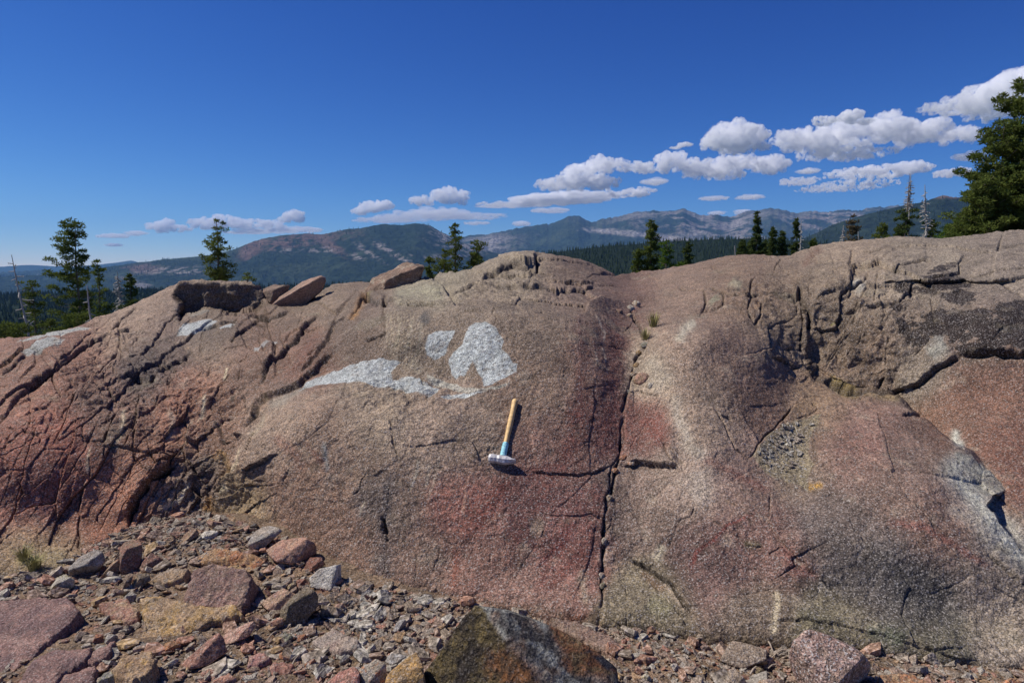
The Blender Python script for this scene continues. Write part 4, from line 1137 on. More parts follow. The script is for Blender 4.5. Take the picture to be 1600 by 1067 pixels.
def stone_px(label, poly, cols, facets=(), Y=None, name='boulder', cat='boulder', depth=0.8, group=None, seed=1, ico_n=5, power=30.0, rough=0.05, mat=None, sink=0.0, colfn=None, on=None):
    """a stone whose outline was read off the photograph; it gets its own distance, real size, thickness and facets"""
    poly = np.array(poly, float)
    cx = (poly[:, 0].min() + poly[:, 0].max()) / 2; cy_ = (poly[:, 1].min() + poly[:, 1].max()) / 2
    ybot = poly[:, 1].max(); h = ybot - poly[:, 1].min()
    if Y is None:
        b = on_ground(cx, ybot - 0.2 * h) if on is None else on_rock(cx, ybot - 0.3 * h)[0]
        Y = b.y
    c = np.array(at(cx, cy_, Y), float)
    camp = np.array([0, 0, CAMZ])
    Q = at(poly[:, 0], poly[:, 1], np.full(len(poly), Y))
    S = math.sqrt(abs(sum(Q[i][0] * Q[i - 1][2] - Q[i - 1][0] * Q[i][2] for i in range(len(Q)))) / 2 / math.pi)
    planes = []
    for i in range(len(Q)):
        a, b = Q[i] - camp, Q[(i + 1) % len(Q)] - camp
        n = np.cross(a, b); n /= np.linalg.norm(n) + 1e-9
        d = float(np.dot(n, Q[i] - c))
        if d < 0: n, d = -n, -d
        planes.append((n, max(d, 0.25 * S)))
    view = (camp - c) / np.linalg.norm(camp - c)
    def front(n, f, raw=False):
        n_ = np.asarray(n, float); n_ = n_ / np.linalg.norm(n_)
        return (n_, f * S if raw else max(f * S, 0.70 * max(float(n_ @ (q_ - c)) for q_ in Q)))
    for fc in facets: planes.append(front(*fc))
    if not facets:
        r_ = random.Random(seed)
        for n, f in (((0.1, -0.5, 0.9), 0.45), ((-0.6, -0.6, 0.5), 0.62), ((0.6, -0.8, 0.15), 0.62)):
            planes.append(front((n[0] + r_.uniform(-.3, .3), n[1] + r_.uniform(-.3, .3), n[2] + r_.uniform(-.2, .3)), f * r_.uniform(.85, 1.2)))
    planes.append((view, 0.8 * S)); planes.append((-view, depth * S)); planes.append(((0.4, 0.9, 0.2), depth * S * 0.9)); planes.append(((-0.5, 0.8, 0.3), depth * S * 0.95))
    dirs, F_ = ICO[ico_n]
    r = polyhedron(dirs, planes, power)
    P = dirs * r[:, None]
    P = P * (1 + rough * fbm(P / S, 1.3, 4, 0.55, seed)[:, None] * 2 + rough * 0.5 * fbm(P / S, 5.0, 3, 0.6, seed + 1)[:, None])
    colr = stone_colour(P, S, cols, seed) if colfn is None else colfn(P, c, S)
    zmin = float(P[:, 2].min())
    P2 = P - [0, 0, zmin]
    o = mesh_obj(name, P2, F_, mat or mat_stone, col=colr, smooth=True)
    o.location = (float(c[0]), float(c[1]), float(c[2] + zmin - (sink or 0.02 * min(1.0, S * 8))))
    tag(o, label, cat, group)
    return o

def slab_px(label, poly, cols, n=(0, 0, 1), z0=0.03, thick=0.06, anchor=None, seed=1, colfn=None, name='rock_slab', cat='rock slab', mat=None, step=1.6, rough=0.012, layers=0.0):
    """a slab lying in its own plane: outline read off the photograph, laid on that plane, with broken edges running down into the ground"""
    poly = np.array(poly, float)
    nv = np.array(n, float); nv /= np.linalg.norm(nv)
    ax, ay = anchor or (poly[:, 0].mean(), poly[:, 1].mean())
    g = on_ground(ax, ay); p0 = np.array([g.x, g.y, g.z + z0])
    x0, y0, x1, y1 = bbox(poly); m = 9
    X, Y = np.meshgrid(np.arange(x0 - m, x1 + m, step), np.arange(y0 - m, y1 + m, step))
    sh = X.shape; X = X.ravel(); Y = Y.ravel()
    q = np.stack([X, Y, X * 0 + seed], -1)
    jx = X + perlin(q / 9) * 2.4 + perlin(q / 3.5) * 0.9; jy = Y + perlin(q / 9 + 40) * 2.4 + perlin(q / 3.5 + 40) * 0.9
    d, _, _ = seg_dist(jx, jy, poly, True); d = np.where(in_poly(jx, jy, poly), -d, d)
    rx, rz = ray(X, Y)
    dirs = np.stack([rx, np.ones_like(rx), rz], -1)
    t = ((p0 - [0, 0, CAMZ]) @ nv) / (dirs @ nv)
    P = dirs * t[:, None] + [0, 0, CAMZ]
    fall = ss(-0.6, 3.2, d)
    e = fbm(P, 6.0, 4, 0.55, seed) * rough * 1.6 + fbm(P, 30.0, 3, 0.6, seed + 1) * rough * 0.35 - 0.006 * ss(-7, 0, d)
    if layers:
        s_ = fbm(P * [1, 3, 3], 3.5, 3, 0.5, seed + 4); e = e + np.floor(s_ * 5) * layers
    P = P + nv * e[:, None] - nv * (fall * thick)[:, None] - np.array([0, 0, 1]) * (ss(2.0, 6.0, d) * 0.10)[:, None]
    F_ = grid_faces(*sh)[:, ::-1]
    keep = (d[F_] < 6.0).any(1)
    F_ = F_[keep]; used = np.unique(F_); rm = np.zeros(len(X), np.int64); rm[used] = np.arange(len(used)); F_ = rm[F_]; P = P[used]
    c = P.mean(0)
    col = stone_colour(P - c, 0.12, cols, seed) if colfn is None else colfn(P - c, c, 0.2)
    o = mesh_obj(name, P - c, F_, mat or mat_stone, col=col, smooth=True); o.location = c.tolist()
    tag(o, label, cat)
    return o

GREY, PALE, TAN, PINK, REDB, RUST, DARK, OCH, PURP, GREEN = (138, 134, 128), (170, 164, 150), (150, 122, 92), (152, 112, 98), (124, 78, 66), (160, 98, 60), (76, 66, 58), (150, 118, 68), (104, 88, 84), (122, 124, 100)

big_boulder_poly = [(640, 1120), (655, 1050), (656, 1000), (671, 965), (703, 939), (738, 934), (790, 944), (868, 974), (930, 1008), (966, 1034), (972, 1070), (960, 1120)]
def big_col(P, c, S):
    W = P + c
    zz = (W[:, 2] - CAMZ) / W[:, 1]; b = (zz * CP + SP) / (CP - zz * SP)
    ipy = 533.5 - b * F; ipx = 800 + W[:, 0] / W[:, 1] * (CP + b * SP) * F
    n = fbm(P / S, 3.0, 4, 0.6, 3); n2 = fbm(P / S, 9.0, 3, 0.6, 4)
    ipx = ipx + n * 14; ipy = ipy + n2 * 6
    cc = lerp(lin((74, 64, 44)), lin((98, 84, 52)), ss(-.2, .3, n2)[:, None])
    cc = lerp(cc, lin((50, 43, 37)), ss(-0.1, 0.25, n)[:, None])
    ridge = 742 + (ipy - 936) * 0.78
    w = ss(-6, 6, ipx - ridge)
    g = lerp(lin((128, 127, 120)), lin((66, 62, 60)), ss(-0.22, 0.16, n * .8 + .5 * n2 + 0.14 * np.sin((ipx - ipy) / 6))[:, None])
    g = lerp(g, lin((122, 92, 70)), (.5 * ss(0, .3, fbm(P / S, 2.2, 3, .6, 9)))[:, None])
    cc = lerp(cc, g, w[:, None])
    w2 = ss(-8, 8, ipx - (862 + (ipy - 975) * 0.42)) * ss(1052, 1040, ipy)
    cc = lerp(cc, lerp(lin((118, 78, 52)), lin((104, 86, 60)), ss(-.2, .3, n2)[:, None]), (w2 * w)[:, None])
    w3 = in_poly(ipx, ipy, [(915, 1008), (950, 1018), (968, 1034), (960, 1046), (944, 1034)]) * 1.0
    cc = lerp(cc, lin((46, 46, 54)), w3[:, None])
    w4 = blob(ipx, ipy, 800, 1040, 40, 26, 30, 0.6, n * 0.5)
    return lerp(cc, lerp(lin((128, 84, 50)), lin((84, 60, 46)), ss(-.1, .2, n2)[:, None]), (0.8 * w4)[:, None])
stone_px('large dark boulder at the bottom centre with olive left face and grey band', big_boulder_poly, (), name='boulder',
         facets=[((-0.50, -0.66, 0.42), 0.40, True), ((0.45, -0.42, 0.76), 0.38), ((0.15, -0.95, 0.05), 0.66), ((0.75, -0.55, 0.20), 0.95), ((-.05, -.5, .8), .5)], depth=0.7, ico_n=6, power=60, rough=0.035, mat=mat_rough, colfn=big_col, seed=11)
stone_px('coarse white-speckled pinkish boulder standing at the bottom right', [(1229, 1008), (1238, 979), (1262, 974), (1292, 982), (1345, 1009), (1362, 1030), (1358, 1050), (1325, 1072), (1290, 1092), (1262, 1088), (1240, 1050)], ((150, 124, 116), (134, 106, 98)),
         facets=[((-0.10, -0.52, 0.84), 0.30), ((-0.9, -0.4, -0.1), 0.80), ((0.55, -0.8, -0.2), 0.62)], depth=0.8, ico_n=6, power=24, rough=0.02, mat=mat_speckled, seed=12)
ST = [
 ('grey boulder with reddish underside leaning on the rock foot at the left', [(106, 884), (125, 866), (148, 855), (160, 856), (166, 872), (154, 887), (139, 897), (118, 903), (109, 895)], (GREY, (120, 112, 106)), [((-.2, -.45, .9), .42), ((.3, -.8, -.55), .5)], 5),
 ('pale lichened stone below the grey leaning boulder', [(78, 908), (99, 894), (117, 903), (116, 914), (95, 926), (79, 922)], (PALE, (150, 144, 112)), None, 4),
 ('tan wedge-shaped stone right of the grey leaning boulder', [(156, 901), (176, 876), (187, 868), (186, 896), (171, 906), (157, 906)], (TAN, REDB), [((-.4, -.5, .75), .35), ((.5, -.8, .0), .5)], 4),
 ('thin dark stone on the purple ledge at the left edge', [(95, 943), (109, 933), (121, 932), (116, 939), (99, 946)], (DARK, (120, 88, 74)), None, 4),
 ('small round grey stone beside the ochre slab', [(190, 934), (204, 922), (215, 927), (210, 937), (199, 941)], (GREY, PALE), None, 4),
 ('smooth round purplish cobble in the soil at the lower left', [(172, 981), (182, 973), (193, 977), (194, 987), (183, 991), (174, 987)], (PURP, PURP), None, 4),
 ('dark rounded cobble left of the orange stone', [(112, 998), (125, 984), (139, 985), (139, 994), (125, 1003)], (PURP, DARK), None, 4),
 ('orange-brown stone between a dark and a pale cobble', [(143, 1002), (150, 988), (162, 990), (160, 1005)], (RUST, REDB), None, 4),
 ('pale angular cobble right of the orange-brown stone', [(161, 1001), (167, 987), (184, 991), (184, 1001), (169, 1006)], (PALE, GREY), None, 4),
 ('greenish grey stone at the bottom edge left of the tan slab', [(146, 1072), (162, 1049), (176, 1045), (184, 1055), (178, 1075)], (GREY, GREEN), None, 4),
 ('dark round knob of rock on the ledge above the red blocks', [(231, 812), (239, 804), (254, 809), (256, 818), (246, 824), (233, 821)], ((112, 106, 96), (92, 86, 80)), None, 4),
 ('small slate-grey stone right of the dark round knob', [(257, 830), (264, 824), (278, 821), (273, 829), (261, 834)], (GREY, (110, 108, 106)), None, 4),
 ('brown wedge stone with a dark underside left of the white stone', [(282, 838), (298, 825), (312, 826), (311, 834), (296, 843), (285, 846)], ((132, 98, 80), TAN), None, 4),
 ('bright whitish angular stone under the outcrop at the left', [(312, 830), (332, 826), (345, 829), (334, 841), (314, 840)], ((186, 180, 168), PALE), None, 4),
 ('grey rounded boulder leaning on the pink boulder', [(386, 846), (399, 823), (420, 818), (434, 820), (445, 832), (433, 842), (416, 849), (404, 860), (393, 864)], (GREY, (150, 138, 124)), [((-.25, -.4, .9), .38), ((.3, -.9, -.2), .55)], 5),
 ('pink boulder with a shadowed right end against the outcrop', [(413, 855), (427, 841), (475, 835), (494, 844), (500, 855), (488, 864), (455, 878), (430, 873)], ((166, 124, 102), (150, 106, 92)), [((-.3, -.45, .85), .30), ((.75, -.6, -.15), .9)], 5),
 ('reddish block standing against the outcrop above the rubble', [(187, 848), (191, 838), (220, 840), (222, 861), (219, 882), (197, 896), (186, 889)], (REDB, (120, 96, 76), (132, 84, 70)), None, 5),
 ('small maroon block right of the reddish standing block', [(220, 877), (236, 861), (250, 868), (252, 881), (246, 887), (221, 892)], (REDB, (116, 84, 76)), None, 4),
 ('olive block left of the grey-brown slab', [(200, 922), (214, 896), (232, 892), (235, 904), (213, 922)], ((120, 104, 82), (106, 92, 76)), None, 4),
 ('narrow brown upright stone below the reddish block', [(190, 928), (193, 898), (210, 891), (203, 915), (198, 928)], ((112, 90, 74), (96, 80, 68)), None, 4),
 ('long reddish wedge stone with a pale top edge', [(281, 1034), (341, 983), (352, 1000), (356, 1014), (324, 1035), (293, 1042)], (REDB, (140, 96, 84), PINK), [((-.4, -.4, .8), .35)], 5),
 ('pink and white stone right of the reddish wedge stone', [(347, 988), (396, 966), (405, 969), (388, 992), (354, 1005)], ((174, 138, 122), (146, 98, 84)), [((-.4, -.4, .8), .3)], 5),
 ('rounded orange stone below the ochre slab', [(253, 1017), (258, 1002), (281, 999), (283, 1007), (268, 1017)], (RUST, (150, 108, 70)), None, 4),
 ('grey-tan stone left of the long reddish wedge', [(285, 1014), (304, 1000), (309, 1008), (296, 1018)], (TAN, GREY), None, 4),
 ('light grey heart-shaped block standing against the outcrop', [(481, 888), (500, 884), (508, 877), (528, 870), (532, 872), (534, 913), (520, 920), (505, 918), (486, 914), (483, 900)], ((180, 176, 166), (168, 164, 154)), [((-.15, -.75, .62), .30), ((.95, -.3, .1), .85)], 5),
 ('round dark red stone behind the light grey block', [(474, 886), (484, 868), (503, 869), (508, 880), (492, 888), (480, 893)], ((126, 72, 58), REDB), None, 4),
 ('pink and tan slab leaning on the dark block', [(406, 939), (442, 915), (464, 926), (452, 942), (436, 954), (420, 951)], ((166, 134, 108), PINK), [((-.2, -.5, .85), .28)], 5),
 ('dark angular block with an orange top and black shadow beside the scree', [(436, 974), (440, 946), (455, 928), (482, 911), (497, 925), (496, 944), (475, 969), (443, 981)], ((84, 76, 60), (66, 60, 52), (110, 98, 72)), [((-.35, -.2, .9), .48), ((.25, -.95, .1), .42), ((-.6, -.6, .3), .7)], 5),
 ('broad pink-red stone cut by the bottom edge', [(494, 1078), (530, 1045), (553, 1037), (562, 1046), (566, 1085), (520, 1095)], ((168, 112, 100), (150, 98, 86)), [((-.2, -.55, .8), .3)], 5),
 ('grey and orange stained boulder at the bottom edge', [(560, 1042), (588, 1025), (602, 1033), (606, 1060), (590, 1090), (566, 1085)], ((150, 140, 124), GREY, RUST), None, 5),
 ('bluish grey rounded stone left of the large dark boulder', [(599, 1029), (612, 1018), (635, 1021), (634, 1033), (615, 1041)], ((158, 158, 156), GREY), None, 4),
 ('tan cube-like stone beside the large dark boulder', [(614, 998), (617, 986), (633, 985), (639, 998), (628, 1004)], ((140, 108, 70), TAN), None, 4),
 ('bluish elongated stone on the scree above the tan cube', [(612, 988), (620, 970), (633, 963), (637, 972), (622, 984)], ((150, 148, 146), GREY), None, 4),
 ('yellow-ochre slab touching the large dark boulder', [(598, 1090), (604, 1046), (630, 1026), (650, 1008), (660, 1030), (668, 1080), (640, 1100)], ((162, 122, 62), OCH, (158, 134, 106)), [((-.2, -.5, .85), .3)], 5),
 ('small pale green pebble on the scree', [(438, 998), (445, 986), (460, 993), (448, 1003)], (GREEN, (140, 142, 120)), None, 3),
 ('small rust pebble beside the pale green pebble', [(460, 997), (466, 990), (481, 989), (479, 998), (466, 1001)], (RUST, REDB), None, 3),
 ('tan pebble above the orange-topped dark block', [(447, 914), (460, 908), (463, 917), (452, 923)], ((150, 136, 96), TAN), None, 3),
 ('maroon pebble left of the light grey block', [(462, 904), (477, 902), (480, 912), (465, 916)], ((128, 70, 54), REDB), None, 3),
 ('pinkish pebble among the grey flakes', [(520, 944), (535, 940), (541, 950), (526, 957)], ((162, 132, 112), PINK), None, 3),
 ('orange-brown pebble at the lower scree', [(474, 1037), (492, 1026), (496, 1036), (480, 1045)], ((148, 96, 70), RUST), None, 3),
 ('low grey and tan stone left of the speckled boulder', [(1124, 1028), (1136, 1006), (1146, 997), (1163, 1000), (1199, 1011), (1198, 1028), (1163, 1040), (1142, 1036)], ((140, 124, 108), (124, 106, 90), (160, 152, 142)), [((-.1, -.5, .85), .36)], 5),
 ('pale curved stone below the low grey and tan stone', [(1134, 1040), (1147, 1039), (1164, 1058), (1172, 1078), (1148, 1080), (1139, 1056)], ((160, 144, 126), (142, 124, 104)), None, 4),
 ('flat grey-pink stone cut by the bottom edge near the speckled boulder', [(1176, 1080), (1184, 1058), (1220, 1056), (1236, 1070), (1228, 1090)], ((146, 126, 114), TAN), None, 4),
 ('greenish flat flake between the twigs', [(1170, 1046), (1184, 1040), (1196, 1044), (1186, 1054)], ((128, 118, 84), TAN), None, 3),
 ('yellowish pebble at the bottom edge right of the large dark boulder', [(1000, 1055), (1011, 1049), (1020, 1060), (1006, 1066)], ((164, 154, 122), PALE), None, 3),
 ('small white stone in the brown gravel', [(1045, 1036), (1056, 1034), (1064, 1042), (1054, 1048)], ((200, 186, 172), PALE), None, 3),
 ('brick-red pebble by the fallen twig', [(970, 998), (979, 996), (981, 1006), (972, 1007)], ((150, 96, 78), REDB), None, 3),
 ('purplish cobble against the rock foot', [(1094, 1008), (1102, 1004), (1112, 1012), (1108, 1020), (1098, 1018)], (PURP, (120, 94, 84)), None, 3),
 ('grey pebble below the rock foot at the lower right', [(1500, 1056), (1512, 1048), (1524, 1056), (1514, 1064)], (GREY, PALE), None, 3),
 ('rusty stone near the lower right corner', [(1556, 1066), (1580, 1056), (1606, 1064), (1598, 1080), (1566, 1080)], (RUST, TAN), None, 4),
]
for i, (lab, poly, cols, fac, n) in enumerate(ST):
    px_w = max(p_[0] for p_ in poly) - min(p_[0] for p_ in poly)
    kind_ = 'slab' if 'slab' in lab else ('pebble' if 'pebble' in lab else ('boulder' if 'boulder' in lab else 'stone'))
    up = max(p_[1] for p_ in poly) < float(poly_y(FOOT, poly[0][0])) + 4
    stone_px(lab, poly, cols, fac or (), name='boulder' if kind_ == 'boulder' else ('rock_slab' if kind_ == 'slab' else ('pebble' if kind_ == 'pebble' else 'stone')), cat=kind_, seed=20 + i, ico_n=5 if n >= 4 else 4, on=True if up else None,
             power=40 if n > 3 else 26, rough=0.06)

# purple-brown ledges at the lower left corner
def ledge_col(P, c, S):
    n = fbm(P * [1, 1, 4], 9.0, 4, 0.6, 7); u = P[:, 0] * 0.5 + P[:, 1]
    s = np.sin(u * 60 + n * 5) * 0.5 + 0.5
    cc = lerp(lin((98, 76, 72)), lin((120, 92, 82)), ss(-.3, .3, n)[:, None])
    return lerp(cc, lin((140, 118, 108)), (0.35 * s * ss(0, .4, n))[:, None])
slab_px('flat red-brown stone between the purple ledge and ochre slab', [(152, 940), (176, 930), (198, 931), (216, 950), (213, 964), (192, 970), (170, 959)], (REDB, TAN, PINK), (-.1,-.2,1), 0.05, 0.06, anchor=(183,955), seed=5, layers=0.004, cat='stone', name='stone')
slab_px('tan flat slab with a dark shadowed right edge near the bottom left', [(171, 1042), (192, 1026), (236, 1013), (243, 1033), (231, 1047), (204, 1060), (178, 1050)], (TAN, (128, 100, 74), OCH), (-.05,-.12,.99), 0.07, 0.07, anchor=(205,1045), seed=6, layers=0.004, cat='rock slab', name='rock_slab')
slab_px('grey-brown slab lying under the maroon block', [(236, 900), (251, 890), (264, 885), (293, 886), (288, 899), (261, 911), (238, 906)], ((128, 114, 100), TAN, OCH), (-.1,-.35,.93), 0.05, 0.05, anchor=(262,900), seed=7, layers=0.004, cat='rock slab', name='rock_slab')
slab_px('layered orange slab on top of the purplish slab', [(305, 876), (315, 859), (332, 853), (399, 865), (415, 875), (407, 888), (394, 897), (349, 886), (320, 882)], ((158, 118, 76), RUST, (122, 92, 76)), (0.0,-.55,.83), 0.07, 0.05, anchor=(360,872), seed=8, layers=0.006, cat='rock slab', name='rock_slab')
slab_px('large purplish-red slab tilted towards the viewer at the lower left', [(284, 940), (300, 890), (332, 880), (382, 887), (390, 902), (387, 930), (378, 956), (330, 956), (290, 950)], ((124, 92, 84), (112, 82, 78), (140, 106, 92)), (-.03,-.62,.78), 0.06, 0.1, anchor=(335,950), seed=9, layers=0.0, cat='rock slab', name='rock_slab')
slab_px('broad ochre and tan slab under the purplish-red slab', [(209, 1010), (226, 975), (217, 930), (250, 928), (290, 938), (366, 942), (380, 956), (330, 966), (296, 986), (243, 1000)], (OCH, TAN, (162, 140, 112)), (-.02,-.30,.95), 0.045, 0.06, anchor=(300,975), seed=10, layers=0.006, cat='rock slab', name='rock_slab')
slab_px('flat pink stone above the bottom edge at the lower left', [(314, 1045), (349, 1033), (352, 1045), (333, 1056), (316, 1053)], (PINK, (140, 96, 80)), (0,-.1,1), 0.03, 0.03, seed=11, layers=0.0, cat='stone', name='stone')
slab_px('mauve flat stone in the rubble right of the reddish wedge', [(385, 1039), (390, 1024), (412, 1016), (422, 1026), (400, 1039)], ((150, 104, 98), PINK), (0,-.15,1), 0.035, 0.04, seed=12, layers=0.0, cat='stone', name='stone')
slab_px('small brick-coloured stone by the flat pink stone', [(333, 1061), (357, 1047), (367, 1055), (350, 1063)], ((156, 110, 92), REDB), (0,-.1,1), 0.03, 0.03, seed=13, layers=0.0, cat='stone', name='stone')
slab_px('flat grey-pink speckled stone on the scree', [(486, 1000), (520, 979), (560, 995), (558, 1010), (530, 1018), (505, 1013)], ((150, 136, 124), (138, 116, 106)), (-.05,-.2,1), 0.045, 0.05, anchor=(525,1005), seed=14, layers=0.0, cat='stone', name='stone')
slab_px('flat orange stone at the left of the scree', [(432, 1013), (452, 1009), (470, 1011), (470, 1018), (452, 1027), (435, 1023)], ((170, 116, 82), RUST), (0,-.15,1), 0.03, 0.035, seed=15, layers=0.0, cat='stone', name='stone')
slab_px('maroon flat stone left of a small ochre pebble', [(417, 1043), (430, 1032), (458, 1032), (453, 1048), (425, 1052)], ((134, 82, 72), PINK), (0,-.15,1), 0.03, 0.035, seed=16, layers=0.0, cat='stone', name='stone')
slab_px('dull red-brown slab wedged behind the large dark boulder', [(860, 962), (905, 968), (955, 992), (978, 1014), (972, 1032), (935, 1012), (880, 984)], ((128, 102, 90), (112, 86, 76)), (.0,-.3,.95), 0.06, 0.07, anchor=(930,1005), seed=17, layers=0.0, cat='rock slab', name='rock_slab')
slab_px('orange stained slab at the foot of the rock right of the speckled boulder', [(1366, 1078), (1376, 1054), (1420, 1048), (1456, 1062), (1452, 1084)], ((154, 124, 90), RUST, TAN), (0,-.15,1), 0.04, 0.05, seed=18, layers=0.004, cat='rock slab', name='rock_slab')
for j, (lab, poly, n_, z_) in enumerate((
    ('broad purple-brown ledge at the left edge below the rock foot', [(-60, 950), (0, 936), (60, 930), (105, 932), (124, 952), (108, 974), (72, 1002), (52, 1024), (0, 1064), (-60, 1110)], (-.06, -.16, 1), .045),
    ('second purple-brown ledge in the bottom left corner', [(4, 1095), (52, 1028), (88, 1012), (142, 1009), (132, 1031), (98, 1048), (66, 1095)], (-.04, -.12, 1), .04),
    ('small dark ledge with an orange rim at the bottom edge', [(60, 1100), (100, 1052), (150, 1036), (148, 1060), (128, 1100)], (-.04, -.12, 1), .03),
    ('brown ledge strip between the second ledge and the tan slab', [(112, 1034), (150, 1010), (180, 998), (170, 1022), (140, 1036)], (-.04, -.12, 1), .04))):
    slab_px(lab, poly, (), n_, z_, .06, seed=80 + j, colfn=ledge_col, cat='rock ledge', rough=0.008)

# boulders on the skyline
stone_px('slanting boulder with a sunlit top and black underside on the skyline', [(421, 479), (437, 460), (471, 437), (500, 428), (509, 432), (514, 443), (502, 453), (492, 480), (450, 496), (420, 490)], ((150, 118, 100), (134, 104, 90)),
         facets=[((-.45, -.30, .85), .25), ((.35, -.85, -.30), .26, True)], depth=1.1, Y=8.0, ico_n=5, power=44, rough=0.07, seed=91)
stone_px('small brown boulder between the flat-topped block and the slanting boulder', [(396, 462), (399, 447), (410, 443), (452, 443), (450, 470), (430, 492), (400, 492)], ((112, 88, 76), (90, 72, 64)),
         facets=[((-.3, -.3, .9), .45), ((-.5, -.8, .2), .5)], Y=8.25, ico_n=5, power=40, rough=0.09, seed=92)
stone_px('long reddish brown boulder overhanging a dark hollow left of the dome', [(566, 462), (572, 440), (588, 419), (605, 411), (640, 408), (667, 415), (693, 426), (681, 437), (650, 452), (640, 480), (601, 488), (572, 474)], ((118, 90, 74), (100, 78, 66), (150, 134, 116)),
         facets=[((-.35, -.35, .9), .42), ((.25, -.95, -.10), .50), ((-.6, -.6, .4), .8)], Y=7.7, ico_n=6, power=40, rough=0.09, seed=93)
FG = 'stones wedged in the vertical fissure'
for j, (lab, cx, cy_, w, h, cols) in enumerate((
    ('upper pale round cobble at the head of the fissure', 994, 474, 16, 14, (PALE, TAN)), ('left pale round cobble at the head of the fissure', 985, 481, 15, 13, (PALE, GREY)),
    ('dark rusty stone left of the pale cobbles in the fissure', 966, 487, 16, 12, (REDB, DARK)), ('small tan stone under the pale cobbles', 984, 493, 11, 10, (TAN, PALE)),
    ('grey stone beside the dry grass tuft in the fissure', 1008, 538, 15, 12, (GREY, GREEN)), ('ochre stone in the fissure below the grass tuft', 996, 570, 14, 10, (OCH, TAN)),
    ('flat tan stone in the fissure above the red block', 990, 584, 16, 9, (TAN, GREY)), ('rounded pink block set in the fissure', 1003, 590, 30, 22, (PINK, TAN)), ('small yellow stone above the pink block in the fissure', 998, 550, 9, 8, (OCH, OCH)),
    ('grey flake in the fissure beside the red rock', 982, 612, 14, 9, (GREY, GREEN)), ('pale small stone right of the pink block', 1017, 602, 12, 12, (PALE, GREY)), ('orange flat stone at the crossing of the fissures', 975, 714, 16, 9, (RUST, REDB)),
    ('pale orange flake lying on the crossing ledge', 987, 723, 16, 7, (PALE, RUST)), ('tan stone left of the crossing ledge', 961, 734, 14, 9, (RUST, TAN)), ('grey flakes of stone in the fissure below the crossing', 952, 777, 14, 12, (GREY, TAN)),
    ('pale wedge stone low in the fissure', 944, 844, 9, 14, ((176, 156, 136), PALE)), ('pinkish stone in the lower fissure', 940, 898, 12, 12, (PALE, PINK)), ('dark stone under the pinkish stone in the fissure', 942, 914, 12, 12, (DARK, GREEN)))):
    a = [(cx + w / 2 * math.cos(t) * (1 + .12 * math.sin(3 * t + j)), cy_ + h / 2 * math.sin(t)) for t in np.linspace(0, 2 * math.pi, 7, endpoint=False) + j]
    stone_px(lab, a, cols, name='stone', cat='stone', group=FG, seed=110 + j, ico_n=3, on=True, power=12)

# ---------------------------------------------------------------- chips and gravel
def chip(seed, n, flat):
    """an angular flake: an irregular polygon, thick at one side, with broken bevels"""
    r_ = random.Random(seed); m = r_.randint(4, 7); a0 = r_.uniform(0, 6)
    top, mid, bot = [], [], []
    tx, ty = r_.uniform(-.25, .25), r_.uniform(-.25, .25)
    for i in range(m):
        a = a0 + (i + r_.uniform(-.32, .32)) * 2 * math.pi / m; q_ = r_.uniform(.6, 1.05)
        x, y = math.cos(a) * q_, math.sin(a) * q_
        top.append((x * .8, y * .8, flat * (1 + r_.uniform(-.15, .15)) + tx * x + ty * y)); mid.append((x, y, flat * r_.uniform(-.2, .5) + tx * x * .5)); bot.append((x * .75, y * .75, -flat))
    V = np.array(top + mid + bot + [(0, 0, flat * 1.08), (0, 0, -flat)], np.float32); F_ = []
    for i in range(m):
        k_ = (i + 1) % m
        F_ += [(3 * m, i, k_), (i, m + i, m + k_), (i, m + k_, k_), (m + i, 2 * m + i, 2 * m + k_), (m + i, 2 * m + k_, m + k_), (2 * m + i, 3 * m + 1, 2 * m + k_)]
    return V, np.array(F_, np.int32)
CH_COLS = [((144, 136, 124), (126, 116, 104)), ((150, 140, 126), (136, 122, 108)), ((128, 106, 92), (144, 120, 104)), ((158, 124, 102), (146, 108, 92)), ((124, 112, 98), (106, 92, 80)), ((164, 160, 148), (146, 142, 132)), ((140, 92, 76), (156, 112, 92)), ((156, 128, 86), (146, 116, 84))]
chip_mesh = []
for i in range(24):
    P, F_ = chip(300 + i, 2 if i % 2 else 3, 0.16 + 0.16 * (i % 5) / 5)
    o = mesh_obj('stone_chip', P * 0.025, F_, mat_stone, smooth=False, col=stone_colour(P * 0.5, 1.0, CH_COLS[i % len(CH_COLS)], i))
    chip_mesh.append(o)
def density(px, py):
    d = 0.55 + 0.45 * ss(60, 0, py - poly_y(FOOT, px))
    d = np.maximum(d, blob(px, py, 590, 970, 120, 90, 20, 0.4))
    d = d * (1 - 0.75 * blob(px, py, 40, 1000, 110, 60, 0, 0.3)) * (1 - 0.7 * blob(px, py, 300, 950, 80, 60, 0, 0.3))
    return d
rg = np.random.RandomState(77)
M_ = 80000
sx = rg.uniform(-5.6, 5.6, M_); sy = rg.uniform(1.8, 4.3, M_)
sz = ground_h(sx, sy)
zz = (sz - CAMZ) / sy; b_ = (zz * CP + SP) / (CP - zz * SP)
spy = 533.5 - b_ * F; spx = 800 + sx / sy * (CP + b_ * SP) * F
ok = (spy > poly_y(FOOT, spx) - np.where(spx < 450, 26, 6)) & (rg.rand(M_) < density(spx, spy))
sx, sy, sz, spx, spy = sx[ok], sy[ok], sz[ok], spx[ok], spy[ok]
size = 0.0085 * np.exp(np.abs(rg.normal(0, 0.70, len(sx)))) * (1 + 0.15 * blob(spx, spy, 590, 970, 120, 90))
size = np.minimum(size, 0.058)
inview = (spx > 0) & (spx < 1600) & (spy < 1066)
order = np.argsort(-(size / sy * inview))
CHIPG = 'flat chips of the scree below the outcrop'
def where_word(px):
    return 'left' if px < 430 else ('centre-left' if px < 700 else ('centre-right' if px < 1130 else 'right'))
